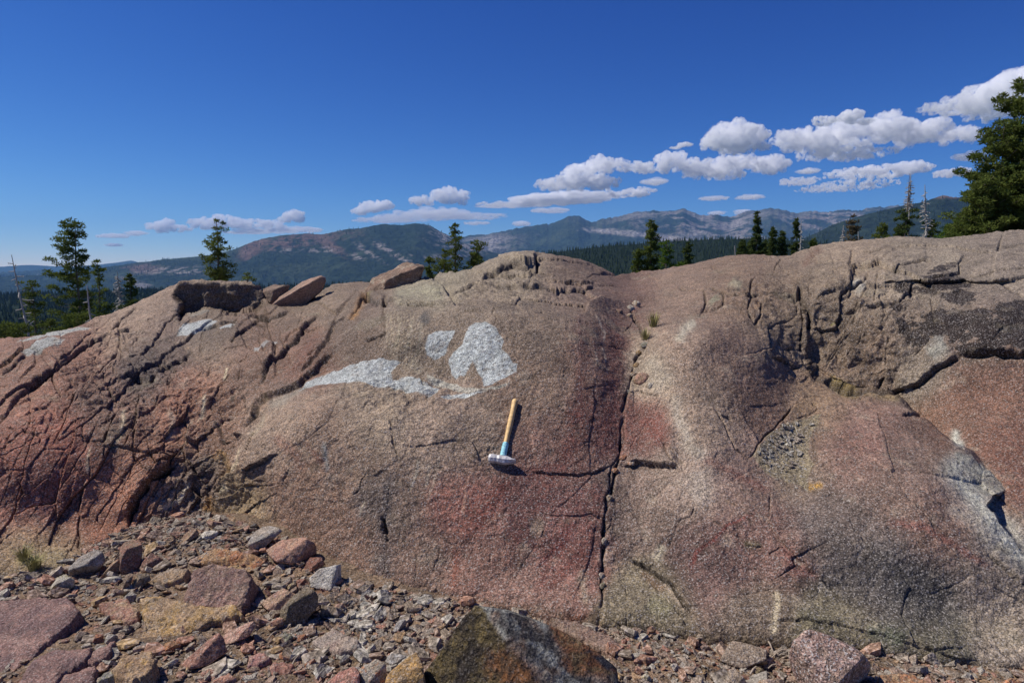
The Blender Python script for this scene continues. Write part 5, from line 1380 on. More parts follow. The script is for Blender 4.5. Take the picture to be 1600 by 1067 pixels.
names_ = {0: 'grey', 1: 'light grey', 2: 'brown', 3: 'pinkish', 4: 'dull brown', 5: 'pale', 6: 'reddish', 7: 'ochre'}
MARKS = [('large dark boulder', 800, 1000, 130), ('light grey heart-shaped block', 508, 895, 25), ('pink boulder', 455, 860, 40), ('dark angular block', 468, 948, 30), ('flat grey-pink stone', 524, 998, 36), ('tan cube-like stone', 626, 994, 12),
         ('ochre and tan slab', 290, 965, 60), ('reddish wedge stone', 320, 1012, 40), ('purple-brown ledge', 60, 985, 70), ('low grey and tan stone', 1160, 1018, 35), ('speckled boulder', 1295, 1025, 65), ('small orange stone', 152, 996, 10),
         ('dull red slab', 940, 1000, 30), ('leaning grey boulder', 136, 880, 30), ('white angular stone', 328, 833, 16), ('maroon flat stone', 437, 1042, 20), ('bottom pink-red stone', 530, 1060, 30), ('lower right orange slab', 1410, 1060, 40),
         ('white pebble in the gravel', 1055, 1040, 8), ('dark water stain', 604, 915, 14), ('orange streak on the rock foot', 710, 925, 10), ('lower fissure end', 940, 978, 10), ('steep twig', 1208, 1018, 10), ('bluish elongated stone', 625, 975, 14), ('lower right corner', 1580, 1060, 20)]
def chip_label(i, ci, s_, q_=.8):
    form = 'narrow' if q_ < .7 else ('broad' if q_ > .86 else 'angular')
    x, y = float(spx[i]), float(spy[i])
    b = min(MARKS, key=lambda m: math.hypot(x - m[1], y - m[2]) - m[3])
    dx, dy = x - b[1], y - b[2]; a = math.degrees(math.atan2(-dy, dx)) % 360
    way = ('right of', 'above and right of', 'above', 'above and left of', 'left of', 'below and left of', 'below', 'below and right of')[int((a + 22.5) // 45) % 8]
    dist = math.hypot(dx, dy) - b[3]
    far = 'just ' if dist < 14 else ('' if dist < 45 else 'well ')
    return f"{'large' if s_ > .045 else ('small' if s_ < .032 else 'medium')} {names_[ci]} {form} chip {far}{way} the {b[0]}"
nb = 0
pick = order[:270]
for j, i in enumerate(pick):
    src = chip_mesh[j % len(chip_mesh)]
    grey_zone = 480 < spx[i] < 720
    if grey_zone and j % 8 in (3, 6, 7): src = chip_mesh[(j * 8 + 5) % 24]
    ci = chip_mesh.index(src) % 8
    o = src if not src.get('label') else src.copy()
    if o is not src: C.objects.link(o)
    s_ = float(size[i]) * 1.15
    q_ = rg.uniform(.55, 1.0)
    o.scale = (s_ / .025, s_ / .025 * q_, s_ / .025)
    o.rotation_euler = (rg.normal(0, .22), rg.normal(0, .22), rg.uniform(0, 6.28))
    o.location = (float(sx[i]), float(sy[i]), float(sz[i]) + 0.16 * s_)
    tag(o, chip_label(i, ci, s_, q_), 'stone chip', 'larger flat chips of the scree below the outcrop')
for o in chip_mesh:
    if not o.get('label'): bpy.data.objects.remove(o)
chip_mesh = [o for o in C.objects if o.name.startswith('stone_chip')]
rest = order[270:30000]
lo = [chip(400 + i, 1, 0.2) for i in range(10)]
allv, allf, allc, nv = [], [], [], 0
for kk_ in range(10):
    ids = rest[kk_::10]
    if len(ids) == 0: continue
    P, F_ = lo[kk_]
    m = len(ids); s_ = size[ids] * 1.1
    a = rg.uniform(0, 6.28, m); tx, ty = rg.normal(0, .3, m), rg.normal(0, .3, m)
    x = P[None, :, 0] * s_[:, None]; y = P[None, :, 1] * s_[:, None] * rg.uniform(.6, 1, m)[:, None]; z = P[None, :, 2] * s_[:, None]
    z = z + x * tx[:, None] + y * ty[:, None]
    X = x * np.cos(a)[:, None] - y * np.sin(a)[:, None] + sx[ids][:, None]; Yv = x * np.sin(a)[:, None] + y * np.cos(a)[:, None] + sy[ids][:, None]
    Z = z + sz[ids][:, None] + 0.12 * s_[:, None]
    allv.append(np.stack([X, Yv, Z], -1).reshape(-1, 3))
    allf.append((F_[None] + (np.arange(m) * len(P))[:, None, None] + nv).reshape(-1, 3)); nv += m * len(P)
    cc = np.array([lin(CH_COLS[q_][q_ % 2]) for q_ in rg.choice(8, m, p=[.2, .2, .15, .1, .13, .1, .06, .06])]) * rg.uniform(.75, 1.2, m)[:, None]
    cc = lerp(cc, lin((118, 102, 84)), .4)
    allc.append(np.repeat(cc, len(P), 0))
grav = mesh_obj('gravel', np.concatenate(allv), np.concatenate(allf), mat_stone, smooth=False, col=np.concatenate(allc))
tag(grav, 'loose gravel and small chips over the ground', None, None, 'stuff')
# chips lying in the pocket of the outcrop
pale_chips = [o for o in chip_mesh if ' pale ' in o['label'] or 'light grey' in o['label'].split('chip')[0]]
PG = 'grey flakes lying in the rock pocket'
for j in range(130):
    px_ = random.Random(j).gauss(1216, 26); py_ = random.Random(j + 999).gauss(692, 28)
    if not in_poly(np.array([px_]), np.array([py_]), [(1178, 708), (1205, 680), (1250, 652), (1278, 650), (1262, 690), (1266, 730), (1258, 758), (1225, 752), (1196, 730)])[0]: continue
    p_, n_ = on_rock(px_, py_)
    src = pale_chips[j % len(pale_chips)]
    o = src.copy(); C.objects.link(o)
    s_ = random.Random(j).uniform(.009, .028)
    o.scale = (s_ / .025, s_ / .025 * .7, s_ / .025 * .7); o.location = p_ + n_ * s_ * .3
    o.rotation_euler = (n_.to_track_quat('Z', 'Y').to_matrix() @ Matrix.Rotation(j * 1.7, 3, 'Z')).to_euler()
    tag(o, 'small grey flake lying in the gravelly pocket between the two rock ribs', 'stone chip', PG)

# finer grit filling the same pocket
gv, gf, gc_, gn_ = [], [], [], 0
for j in range(420):
    r_ = random.Random(7000 + j); px_ = r_.gauss(1218, 26); py_ = r_.gauss(702, 32)
    if not in_poly(np.array([px_]), np.array([py_]), [(1176, 712), (1205, 678), (1250, 650), (1280, 650), (1266, 690), (1270, 732), (1258, 766), (1225, 758), (1194, 736)])[0]: continue
    p_, n_ = on_rock(px_, py_); P, F_ = lo[j % 10]; s_ = r_.uniform(.004, .011)
    M3 = np.array(n_.to_track_quat('Z', 'Y').to_matrix() @ Matrix.Rotation(j * 1.3, 3, 'Z') @ Matrix.Rotation(r_.gauss(0, .25), 3, 'X'))
    gv.append((P * s_) @ M3.T + np.array(p_ + n_ * s_ * .1)); gf.append(F_ + gn_); gn_ += len(P)
    gc_.append(np.tile(lin(CH_COLS[(0, 1, 5, 4)[j % 4]][0]) * r_.uniform(.8, 1.25), (len(P), 1)))
tag(mesh_obj('pocket_gravel', np.concatenate(gv), np.concatenate(gf), mat_stone, smooth=False, col=np.concatenate(gc_)), 'fine grit in the rock pocket', None, None, 'stuff')

# dry twigs
m_twig = plain_mat('mat_dry_twig', (0.36, 0.29, 0.22), 0.9, 0.3, 60, 0.1)
def twig(pts, r0, label, group='dry twigs on the gravel'):
    P = []
    for x, y in pts: 
        g = on_ground(x, y); P.append((g.x, g.y, g.z + 0.012))
    P = np.array(P); c = P[0].copy()
    t = np.linspace(0, 1, 9); Q = np.stack([np.interp(t, np.linspace(0, 1, len(P)), P[:, a]) for a in range(3)], -1) - c
    Q[:, 2] += 0.012 * np.sin(t * 9)
    mb = MB(); mb.tube(Q, r0 * (1 - 0.7 * t), 5)
    o = mb.build('twig', m_twig); o.location = c.tolist(); tag(o, label, 'twig', group)
twig([(935, 988), (950, 990), (962, 1000)], .004, 'pale curved twig by the red pebble right of the dark boulder')
twig([(985, 988), (1015, 990), (1045, 994)], .0035, 'thin twig lying along the foot of the rock')
twig([(1085, 1004), (1110, 1003), (1140, 998)], .004, 'dark twig along the rock foot near the low grey stone')
twig([(1124, 986), (1135, 990), (1145, 996)], .003, 'short pale twig leaning on the rock above the low grey stone')
twig([(1196, 1004), (1210, 1022), (1216, 1030)], .0045, 'steep twig left of the speckled boulder')
twig([(1228, 1020), (1200, 1032), (1165, 1046)], .004, 'long twig running down left of the speckled boulder')
twig([(1172, 1058), (1190, 1040), (1200, 1030)], .0045, 'grey twig rising left of the speckled boulder')
twig([(1200, 1048), (1225, 1042), (1250, 1048)], .003, 'thin twig in front of the speckled boulder')
twig([(440, 980), (460, 962), (468, 940)], .003, 'thin stem beside the dark angular block')
twig([(420, 1000), (445, 985), (470, 965)], .003, 'thin stem in front of the dark angular block')
twig([(455, 1045), (480, 1015), (484, 1000)], .003, 'grey stem across the maroon stone')
twig([(250, 1052), (285, 1036), (318, 1026)], .003, 'straw coloured stem below the reddish wedge')
twig([(222, 955), (230, 962), (226, 990)], .003, 'pale curled stem on the ochre slab')

# grass tufts
m_grass = plain_mat('mat_dry_grass', (0.30, 0.27, 0.10), 0.8, 0.4, 30, 0)
def tuft(p, n, size, count, label, seed, group='dry grass tufts in the cracks'):
    r_ = random.Random(seed); V, F_ = [], []
    for i in range(count):
        a = r_.uniform(0, 6.28); le = r_.uniform(.2, .85); h = size * r_.uniform(.5, 1.1); ra = size * .25 * r_.random()
        b = np.array([ra * math.cos(a), ra * math.sin(a), 0]); m = b + np.array([math.cos(a) * le * h * .35, math.sin(a) * le * h * .35, h * .6]); t = b + np.array([math.cos(a) * le * h * .9, math.sin(a) * le * h * .9, h * (1.05 - .4 * le)])
        w = np.array([-math.sin(a), math.cos(a), 0]) * .0022; k_ = len(V)
        V += [b - w, b + w, m + w * .8, m - w * .8, t]; F_ += [(k_, k_ + 1, k_ + 2), (k_, k_ + 2, k_ + 3), (k_ + 3, k_ + 2, k_ + 4)]
    o = mesh_obj('grass_tuft', np.array(V), np.array(F_), m_grass, smooth=False); o.location = p; tag(o, label, 'grass tuft', group)
for x, y, s_, c_, lab in ((1022, 512, .14, 90, 'dry yellow grass tuft in the crack above the pale bruise'), (1008, 532, .11, 60, 'lower grass tuft beside the grey fissure stone'), (54, 892, .10, 120, 'green-yellow grass tuft at the rock foot on the left'),
                          (36, 872, .09, 80, 'grass tuft in the hollow at the left edge'), (105, 900, .05, 40, 'tiny grass tuft left of the leaning grey boulder'), (60, 905, .06, 60, 'low grass tuft under the left rock foot')):
    p_, n_ = on_rock(x, y); tuft(p_, n_, s_, c_, lab, int(x))
# ================================================================ TREES NEAR THE OUTCROP
def leaf_mat(name, c1, c2, trans=0.35):
    m, nt, out = new_mat(name)
    tc = N(nt, 'ShaderNodeTexCoord')
    n1 = noise(nt, 1.3, 3, 0.6, tc.outputs['Object']); n2 = noise(nt, 9.0, 2, 0.6, tc.outputs['Object'])
    f = math_n(nt, 'ADD', maprange(nt, n1, .35, .65, 0, .6), maprange(nt, n2, .35, .65, 0, .4))
    col = mixc(nt, f, c1, c2)
    d = N(nt, 'ShaderNodeBsdfDiffuse'); t = N(nt, 'ShaderNodeBsdfTranslucent'); mx = N(nt, 'ShaderNodeMixShader')
    nt.links.new(col, d.inputs['Color']); nt.links.new(col, t.inputs['Color']); mx.inputs[0].default_value = trans
    nt.links.new(d.outputs[0], mx.inputs[1]); nt.links.new(t.outputs[0], mx.inputs[2]); nt.links.new(mx.outputs[0], out.inputs['Surface'])
    return m
m_needle = leaf_mat('mat_pine_needles', (0.055, 0.085, 0.020), (0.17, 0.20, 0.05))
m_fir = leaf_mat('mat_fir_needles', (0.042, 0.066, 0.022), (0.12, 0.15, 0.045))
m_bright = leaf_mat('mat_bright_needles', (0.050, 0.095, 0.018), (0.13, 0.20, 0.03))
m_brown = leaf_mat('mat_dry_needles', (0.11, 0.085, 0.05), (0.20, 0.16, 0.09))
m_bark = plain_mat('mat_bark', (0.16, 0.125, 0.095), 0.9, 0.35, 12, 0.5)
m_dead = plain_mat('mat_bleached_wood', (0.40, 0.37, 0.34), 0.9, 0.3, 14, 0.4)

def clumps(cent, rad, per, leaf, rr_, flat=0.5, up=0.3):
    """many needle-sized triangles round every clump centre"""
    n = len(cent); m = n * per
    c = np.repeat(cent, per, 0); r_ = np.repeat(rad, per)
    d = rr_.normal(size=(m, 3)); d /= np.linalg.norm(d, axis=1)[:, None]
    d[:, 2] *= flat
    o = c + d * (r_ * rr_.rand(m) ** 0.45)[:, None]
    t = d + rr_.normal(size=(m, 3)) * 0.6; t[:, 2] += up; t /= np.linalg.norm(t, axis=1)[:, None]
    s = np.cross(t, rr_.normal(size=(m, 3))); s /= np.linalg.norm(s, axis=1)[:, None] + 1e-9
    L_ = leaf * rr_.uniform(.6, 1.3, m)[:, None]; W_ = L_ * 0.24
    V = np.stack([o - s * W_, o + s * W_, o + t * L_], 1).reshape(-1, 3)
    return V, np.arange(m * 3).reshape(-1, 3)

def conifer(label, px, ytop, Y, half, ybase=None, name='pine_tree', cat='tree', shape=0.8, gaps=0.25, lean=(0, 0), wind=0.0, start=0.12, mat=None, seed=1, group=None, nb=None, clump=0.16, per=26, droop=-0.15, dead_top=0.0, topw=0.12, barky=True, power=None):
    """trunk with limbs, and a crown of needle clumps hung on those limbs"""
    rr_ = np.random.RandomState(seed)
    tp = at1(px, ytop, Y)
    zb = float(terr(np.array([tp.x]), np.array([Y]))[0]) - 0.3
    H = tp.z - zb; Rm = half / F * Y
    root = empty(name, (tp.x - lean[0], Y, zb)); tag(root, label, cat, group)
    mb = MB()
    t = np.linspace(0, 1, 12)
    bend = perlin(np.stack([t * 2.5, t * 0 + seed, t * 0], -1)) * 0.02 * H * np.sin(t * math.pi)
    tx = lean[0] * t ** 1.5 + bend; tyy = lean[1] * t ** 1.5
    tr = (0.012 + 0.012 * H * 0.9) * (1 - t) ** 0.8 * 0.8 + 0.006
    trunk_pts = np.stack([tx, tyy, t * H], -1)
    mb.tube(trunk_pts, tr, 7)
    if ybase is None: ybase = 600
    # crown covers the part of the trunk from `cs` up; rows of limbs whorl after whorl
    zv = (at1(px, ybase, Y).z - zb) / H
    cs = max(start, min(0.9, zv - 0.10)) if zv > 0 else start
    nb = nb or int(26 + 16 * (1 - cs) * H / max(Rm, .3) * 0.5)
    nb = min(nb, 170)
    C_, Rd = [], []
    for i in range(nb):
        u = cs + (0.985 - cs) * (i + rr_.rand()) / nb
        if rr_.rand() < gaps * 0.5: continue
        v = (1 - u) / (1 - cs)
        env = (topw + (1 - topw) * v ** shape) * (1.0 if v < 0.85 else 1.0 - (v - 0.85) * 1.2)
        a = rr_.uniform(0, 2 * math.pi)
        L_ = Rm * env * rr_.uniform(0.55, 1.08) * (1 - gaps * 0.4 * rr_.rand())
        L_ *= 1 + wind * -math.cos(a)
        if L_ < 0.05: L_ = 0.05
        p0 = np.array([np.interp(u, t, tx), np.interp(u, t, tyy), u * H])
        dirv = np.array([math.cos(a), math.sin(a), rr_.uniform(-.1, .35) + droop + 0.5 * (1 - v) ** 2])
        q_ = np.linspace(0, 1, 5)
        bp = p0[None] + dirv[None] * (L_ * q_)[:, None] + np.array([0, 0, 1])[None] * (L_ * 0.18 * q_ ** 2)[:, None]
        mb.tube(bp, (0.004 + 0.028 * L_ * 0.5) * (1 - 0.8 * q_) * 0.6 + 0.002, 4, cap=False)
        dead = u > 1 - dead_top or rr_.rand() < 0.04
        if dead: continue
        m = max(1, int(L_ / (clump * 0.75)))
        for j in range(m):
            w = 0.28 + 0.76 * (j + rr_.rand()) / m
            if v > .5 and w < .35: continue
            if rr_.rand() < gaps * .55: continue
            c0 = p0 + dirv * L_ * w + np.array([0, 0, L_ * .18 * w * w]) + rr_.normal(0, clump * 0.45, 3) * [1, 1, .5]
            C_.append(c0); Rd.append(clump * rr_.uniform(.6, 1.15) * (0.55 + 0.45 * min(1, L_ / Rm + .2)))
    if not dead_top: C_.append(np.array([tx[-1], tyy[-1], H])); Rd.append(clump * .5)
    mb.build('trunk', m_bark if barky else m_dead, root)
    V, F_ = clumps(np.array(C_), np.array(Rd), int(per * 1.7), max(clump * 0.42, 0.0036 * Y), rr_)
    mesh_obj('crown', V, F_, mat or m_needle, root, smooth=False)
    return root

def snag(label, px, ytop, Y, px_base, ybase, half, seed=1, nb=26, group='dead trees along the skyline', down=-0.3, thick=1.0, shape=0.9):
    rr_ = np.random.RandomState(seed)
    tp = at1(px, ytop, Y); bp_ = at1(px_base, ybase, Y)
    zb = float(terr(np.array([bp_.x]), np.array([Y]))[0]) - 0.3
    k_ = (zb - bp_.z) / (bp_.z - tp.z)
    base = bp_ + (bp_ - tp) * k_
    root = empty('dead_tree', base); tag(root, label, 'dead tree', group)
    ax = np.array(tp - base); Rm = half / F * Y
    mb = MB(); t = np.linspace(0, 1, 12)
    wob = perlin(np.stack([t * 4, t * 0 + seed, t * 0], -1)) * 0.02 * np.linalg.norm(ax) * np.sin(t * math.pi)
    P = ax[None] * t[:, None]; P[:, 0] += wob
    mb.tube(P, (0.007 * np.linalg.norm(ax) * (1 - t) ** .7 + .0004 * Y) * thick, 6)
    vis = max(0.15, 1 - (tp.z - bp_.z) / ax[2])
    for i in range(nb):
        u = vis + (0.97 - vis) * (i + rr_.rand()) / nb
        a = rr_.uniform(0, 6.28); L_ = Rm * (0.3 + 0.7 * ((1 - u) / (1 - vis)) ** shape) * rr_.uniform(.35, 1.1)
        p0 = ax * u; q_ = np.linspace(0, 1, 5)
        d = np.array([math.cos(a), math.sin(a), rr_.uniform(-.25, .35) + down])
        b = p0[None] + d[None] * (L_ * q_)[:, None] + np.array([0, 0, 1.0])[None] * (L_ * rr_.uniform(-.1, .4) * q_ ** 2)[:, None]
        mb.tube(b, ((.006 + .02 * L_) * (1 - .8 * q_) + 0.00040 * Y) * .9, 4, cap=False)
        for _ in range(2):
            w = rr_.uniform(.3, .9); c0 = p0 + d * L_ * w; e = c0 + np.array([rr_.normal(), rr_.normal(), rr_.normal() * .6]) * L_ * .22
            mb.tube(np.array([c0, (c0 + e) / 2 + [0, 0, .01], e]), [.0004 * Y, .0003 * Y, .0002 * Y], 3, cap=False)
    mb.build('trunk', m_dead, root)
    return root

snag('bare leaning dead tree, leftmost on the skyline', 18, 398, 22, 43, 520, 24, 3, 22)
conifer('bushy green pine in front of the leaning dead tree', 50, 440, 23, 30, 525, seed=5, shape=.55, gaps=.25, clump=.20, per=26)
conifer('tall wind-shaped pine at the left, limbs longer on its left side', 118, 348, 27, 36, 525, seed=6, shape=.42, gaps=.22, wind=.42, lean=(.35, 0), clump=.20, per=30, topw=.28, nb=110)
conifer('green pine right of the tall wind-shaped pine', 152, 408, 29, 30, 510, seed=7, shape=.75, gaps=.35, clump=.20, per=24)
snag('short pale dead trunk before the green pine at the left', 136, 446, 18, 144, 512, 14, 8, 10, thick=1.4)
snag('grey twiggy dead fir left of the small fir', 183, 424, 33, 188, 480, 14, 9, 60, down=-.5)
conifer('small dark fir at the left rim of the rock', 202, 430, 33, 17, 480, seed=10, shape=.8, gaps=.2, mat=m_fir, name='fir_tree')
for i, (px, yt, hf, lab) in enumerate(((8, 505, 30, 'dark shrub at the left edge behind the rock'), (34, 508, 22, 'low green shrub under the bushy pine'), (78, 502, 24, 'low shrub left of the tall pine foot'), (128, 494, 26, 'green shrub at the foot of the tall pine'), (172, 492, 18, 'small shrub below the grey dead fir'))):
    conifer(lab, px, yt, 19, hf, 560, name='shrub', cat='shrub', seed=30 + i, shape=.35, gaps=.2, clump=.17, group='shrubs behind the left rim')
conifer('lone open pine behind the flat-topped block', 338, 345, 15.5, 37, 446, seed=12, shape=.95, gaps=.30, clump=.125, per=30, droop=.05, nb=80)
conifer('small pine sapling right of the lone open pine', 386, 428, 11, 20, 470, name='pine_sapling', seed=13, shape=.6, gaps=.4, clump=.085, per=26)
conifer('slender crooked pine left of the dome', 711, 352, 18, 16, 428, seed=14, shape=.8, gaps=.35, clump=.13, per=28, topw=.25, nb=56)
conifer('low pine bush left of the slender pine', 694, 392, 17.5, 19, 428, seed=15, shape=.5, gaps=.25, clump=.12, group='young pines left of the dome')
conifer('rounded young pine right of the slender pine', 745, 377, 18, 24, 425, seed=16, shape=.7, gaps=.2, clump=.13, group='young pines left of the dome')
conifer('tiny pine tip beyond the reddish boulder', 671, 403, 18, 7, 430, seed=17, shape=.8, gaps=.2, clump=.1, name='pine_sapling', per=20)
conifer('dark narrow pine right of the dome', 1018, 346, 28, 18, 432, seed=18, shape=.5, gaps=.2, clump=.15, topw=.25, nb=80)
conifer('short pine left of the dark narrow pine', 998, 391, 28, 13, 432, seed=19, shape=.6, gaps=.2, clump=.18, group='pines right of the dome')
conifer('yellow-green pine right of the dark narrow pine', 1042, 378, 27, 20, 430, seed=20, shape=.6, gaps=.22, clump=.19, mat=m_bright, group='pines right of the dome')
conifer('distant dark fir right of the yellow-green pine', 1075, 380, 46, 13, 425, seed=21, shape=.8, gaps=.3, clump=.15, nb=84, mat=m_fir, name='fir_tree', group='pines right of the dome')
conifer('bright green shrub below the yellow-green pine', 1062, 412, 24, 14, 435, seed=22, shape=.4, gaps=.1, clump=.15, mat=m_bright, name='shrub', cat='shrub')
snag('pale broken pole standing in the wooded saddle', 1148, 384, 26, 1149, 404, 3, 23, 3, thick=1.2)
conifer('tallest fir of the clump beyond the saddle', 1184, 332, 44, 20, 405, seed=24, shape=1.0, gaps=.3, clump=.15, nb=100, topw=.05, mat=m_fir, name='fir_tree', group='firs beyond the saddle')
for i, (px, yt, hf, lab, mt) in enumerate(((1160, 376, 13, 'small fir left of the tallest fir', m_fir), (1208, 357, 11, 'thin fir right of the tallest fir', m_fir), (1222, 363, 15, 'round fir between the thin fir and the narrow fir', m_fir), (1245, 343, 10, 'narrow fir beside the grey dead stem', m_fir), (1272, 374, 12, 'yellow-green fir tip at the rising rock rim', m_needle), (1172, 380, 16, 'low fir before the tallest fir', m_fir), (1197, 378, 14, 'dark low fir in the middle of the clump', m_fir))):
    conifer(lab, px, yt, 42 + i, hf, 405, seed=40 + i, shape=.95, gaps=.25, clump=.15, nb=90, topw=.05, mat=mt, name='fir_tree', group='firs beyond the saddle')
snag('grey dead stem right of the narrow fir', 1252, 345, 42, 1250, 400, 7, 50, 26, down=-.4)
snag('small grey dead tree on the rim left of the brownish fir', 1318, 352, 30, 1316, 382, 7, 51, 30)
conifer('thin brownish fir on the rim', 1333, 338, 31, 11, 385, seed=52, shape=.5, gaps=.4, clump=.17, mat=m_brown, name='fir_tree', topw=.5)
snag('short broken stem right of the brownish fir', 1341, 362, 30, 1341, 384, 4, 53, 8)
conifer('small dark pine alone on the rim', 1379, 350, 26, 13, 382, seed=54, shape=.7, gaps=.15, clump=.15)
conifer('tall fir with a dead grey top on the right rim', 1421, 271, 30, 27, 382, seed=55, shape=.8, gaps=.3, clump=.15, nb=84, mat=m_fir, name='fir_tree', dead_top=.17, droop=-.3)
snag('dead top of twigs rising with the tall fir', 1423, 272, 30.2, 1421, 330, 11, 56, 70)
snag('slim silvery dead tree right of the tall fir', 1445, 289, 29, 1447, 378, 13, 57, 60, down=-.35)
conifer('young green fir behind the silvery dead tree', 1457, 345, 30, 14, 382, seed=58, shape=.6, gaps=.2, clump=.18)
conifer('small fir tip left of the tall fir', 1405, 352, 31, 10, 382, seed=59, shape=.6, gaps=.2, clump=.15, nb=84, name='fir_tree', mat=m_fir)
conifer('bright green shrub at the foot of the big tree', 1503, 335, 20, 26, 385, seed=60, shape=.4, gaps=.12, clump=.16, per=34, mat=m_bright, name='shrub', cat='shrub')
conifer('low bright shrub left of the big tree', 1482, 352, 21, 16, 382, seed=61, shape=.5, gaps=.12, clump=.15, mat=m_bright, name='shrub', cat='shrub')
conifer('big dense dark tree at the right edge', 1622, 128, 17.5, 146, 420, seed=62, shape=.72, gaps=.12, clump=.20, per=44, name='fir_tree', nb=170, droop=-.2)
conifer('dense green tree in front of the big dark tree', 1570, 190, 17.0, 84, 420, seed=63, shape=.62, gaps=.14, clump=.18, per=44, name='fir_tree', nb=160, droop=-.2)
conifer('low dense tree filling the gap under the big dark tree', 1540, 280, 16.5, 50, 420, seed=64, shape=.5, gaps=.10, clump=.17, per=44, name='fir_tree', nb=130, droop=-.15)
conifer('dense tree cut by the right edge', 1650, 230, 16.2, 70, 420, seed=65, shape=.6, gaps=.08, clump=.25, per=40, name='fir_tree', nb=90, droop=0)

# ================================================================ THE FAR WOODS
rf = np.random.RandomState(5)
def wood(name, pts, h, colr, label):
    """many small conifers, each three ragged tiers, over far ground"""
    n = len(pts); seg = 6
    V, F_ = [], []; k_ = 0
    for tier, (z0, z1, r_) in enumerate(((.08, .62, .17), (.34, .84, .13), (.60, 1.0, .085))):
        a = np.linspace(0, 2 * math.pi, seg, endpoint=False)[None] + rf.uniform(0, 6, (n, 1))
        rad = r_ * h[:, None] * rf.uniform(.65, 1.25, (n, seg))
        ring = np.stack([pts[:, None, 0] + rad * np.cos(a), pts[:, None, 1] + rad * np.sin(a), pts[:, None, 2] + h[:, None] * (z0 + rf.uniform(-.05, .05, (n, seg)))], -1)
        apex = np.stack([pts[:, 0] + rf.normal(0, .01, n) * h, pts[:, 1], pts[:, 2] + h * z1], -1)[:, None]
        v = np.concatenate([ring, apex], 1)
        f = np.array([(j, (j + 1) % seg, seg) for j in range(seg)])
        V.append(v.reshape(-1, 3)); F_.append((f[None] + (np.arange(n) * (seg + 1))[:, None, None] + k_).reshape(-1, 3)); k_ += n * (seg + 1)
    o = mesh_obj(name, np.concatenate(V), np.concatenate(F_), colr, smooth=False)
    tag(o, label, None, None, 'stuff')
m_farwood = leaf_mat('mat_far_conifers', (0.022, 0.036, 0.014), (0.055, 0.075, 0.028), .15)
def mesh_points(o, n, cond=None):
    me = o.data; v = np.empty(len(me.vertices) * 3, np.float32); me.vertices.foreach_get('co', v); v = v.reshape(-1, 3)
    f = np.empty(len(me.polygons) * 4, np.int32); me.polygons.foreach_get('vertices', f); f = f.reshape(-1, 4)
    q = v[f]; ar = np.linalg.norm(np.cross(q[:, 2] - q[:, 0], q[:, 3] - q[:, 1]), axis=1) / 2
    ctr = q.mean(1)
    w = ar * (cond(ctr) if cond is not None else 1)
    i = rf.choice(len(f), n, p=w / w.sum()); a, b = rf.rand(n, 1), rf.rand(n, 1)
    return q[i, 0] * (1 - a) * (1 - b) + q[i, 1] * a * (1 - b) + q[i, 2] * a * b + q[i, 3] * (1 - a) * b
def fov(c, w=0.88): return (np.abs(c[:, 0]) < c[:, 1] * w) * 1.0
p_ = mesh_points(wood_ridge, 20000, fov); wood('forest', p_, rf.uniform(6, 12, len(p_)), m_farwood, 'dense conifer wood on the ridge behind the saddle')
p_ = mesh_points(terrain, 5000, lambda c: fov(c) * ((c[:, 1] > 150) & (c[:, 1] < 1500)) / (c[:, 1] + 50) * ss(-0.1, 0.25, fbm(c * [1, 1, 0], 1 / 120.0, 3, .5, 77) + .12))
wood('forest', p_, rf.uniform(2.5, 6.5, len(p_)), m_farwood, 'scattered conifers over the valley slopes')
p_ = mesh_points(terrain, 9000, lambda c: fov(c) * ((c[:, 1] > 1400) & (c[:, 1] < 4200)) / (c[:, 1] + 50))
wood('forest', p_, rf.uniform(7, 15, len(p_)), m_farwood, 'far conifer wood on the valley floor')
for nm, k_ in (('dark_forested_mountain', 9000), ('burnt_forested_mountain', 9000)):
    ob = bpy.data.objects[nm]
    p_ = mesh_points(ob, k_, lambda c: fov(c) * (0.15 + ss(-.1, .2, fbm(c, 1 / 200.0, 3, .5, 78))))
    wood('forest', p_, rf.uniform(10, 22, len(p_)), m_farwood, 'conifers over the far mountain slopes')
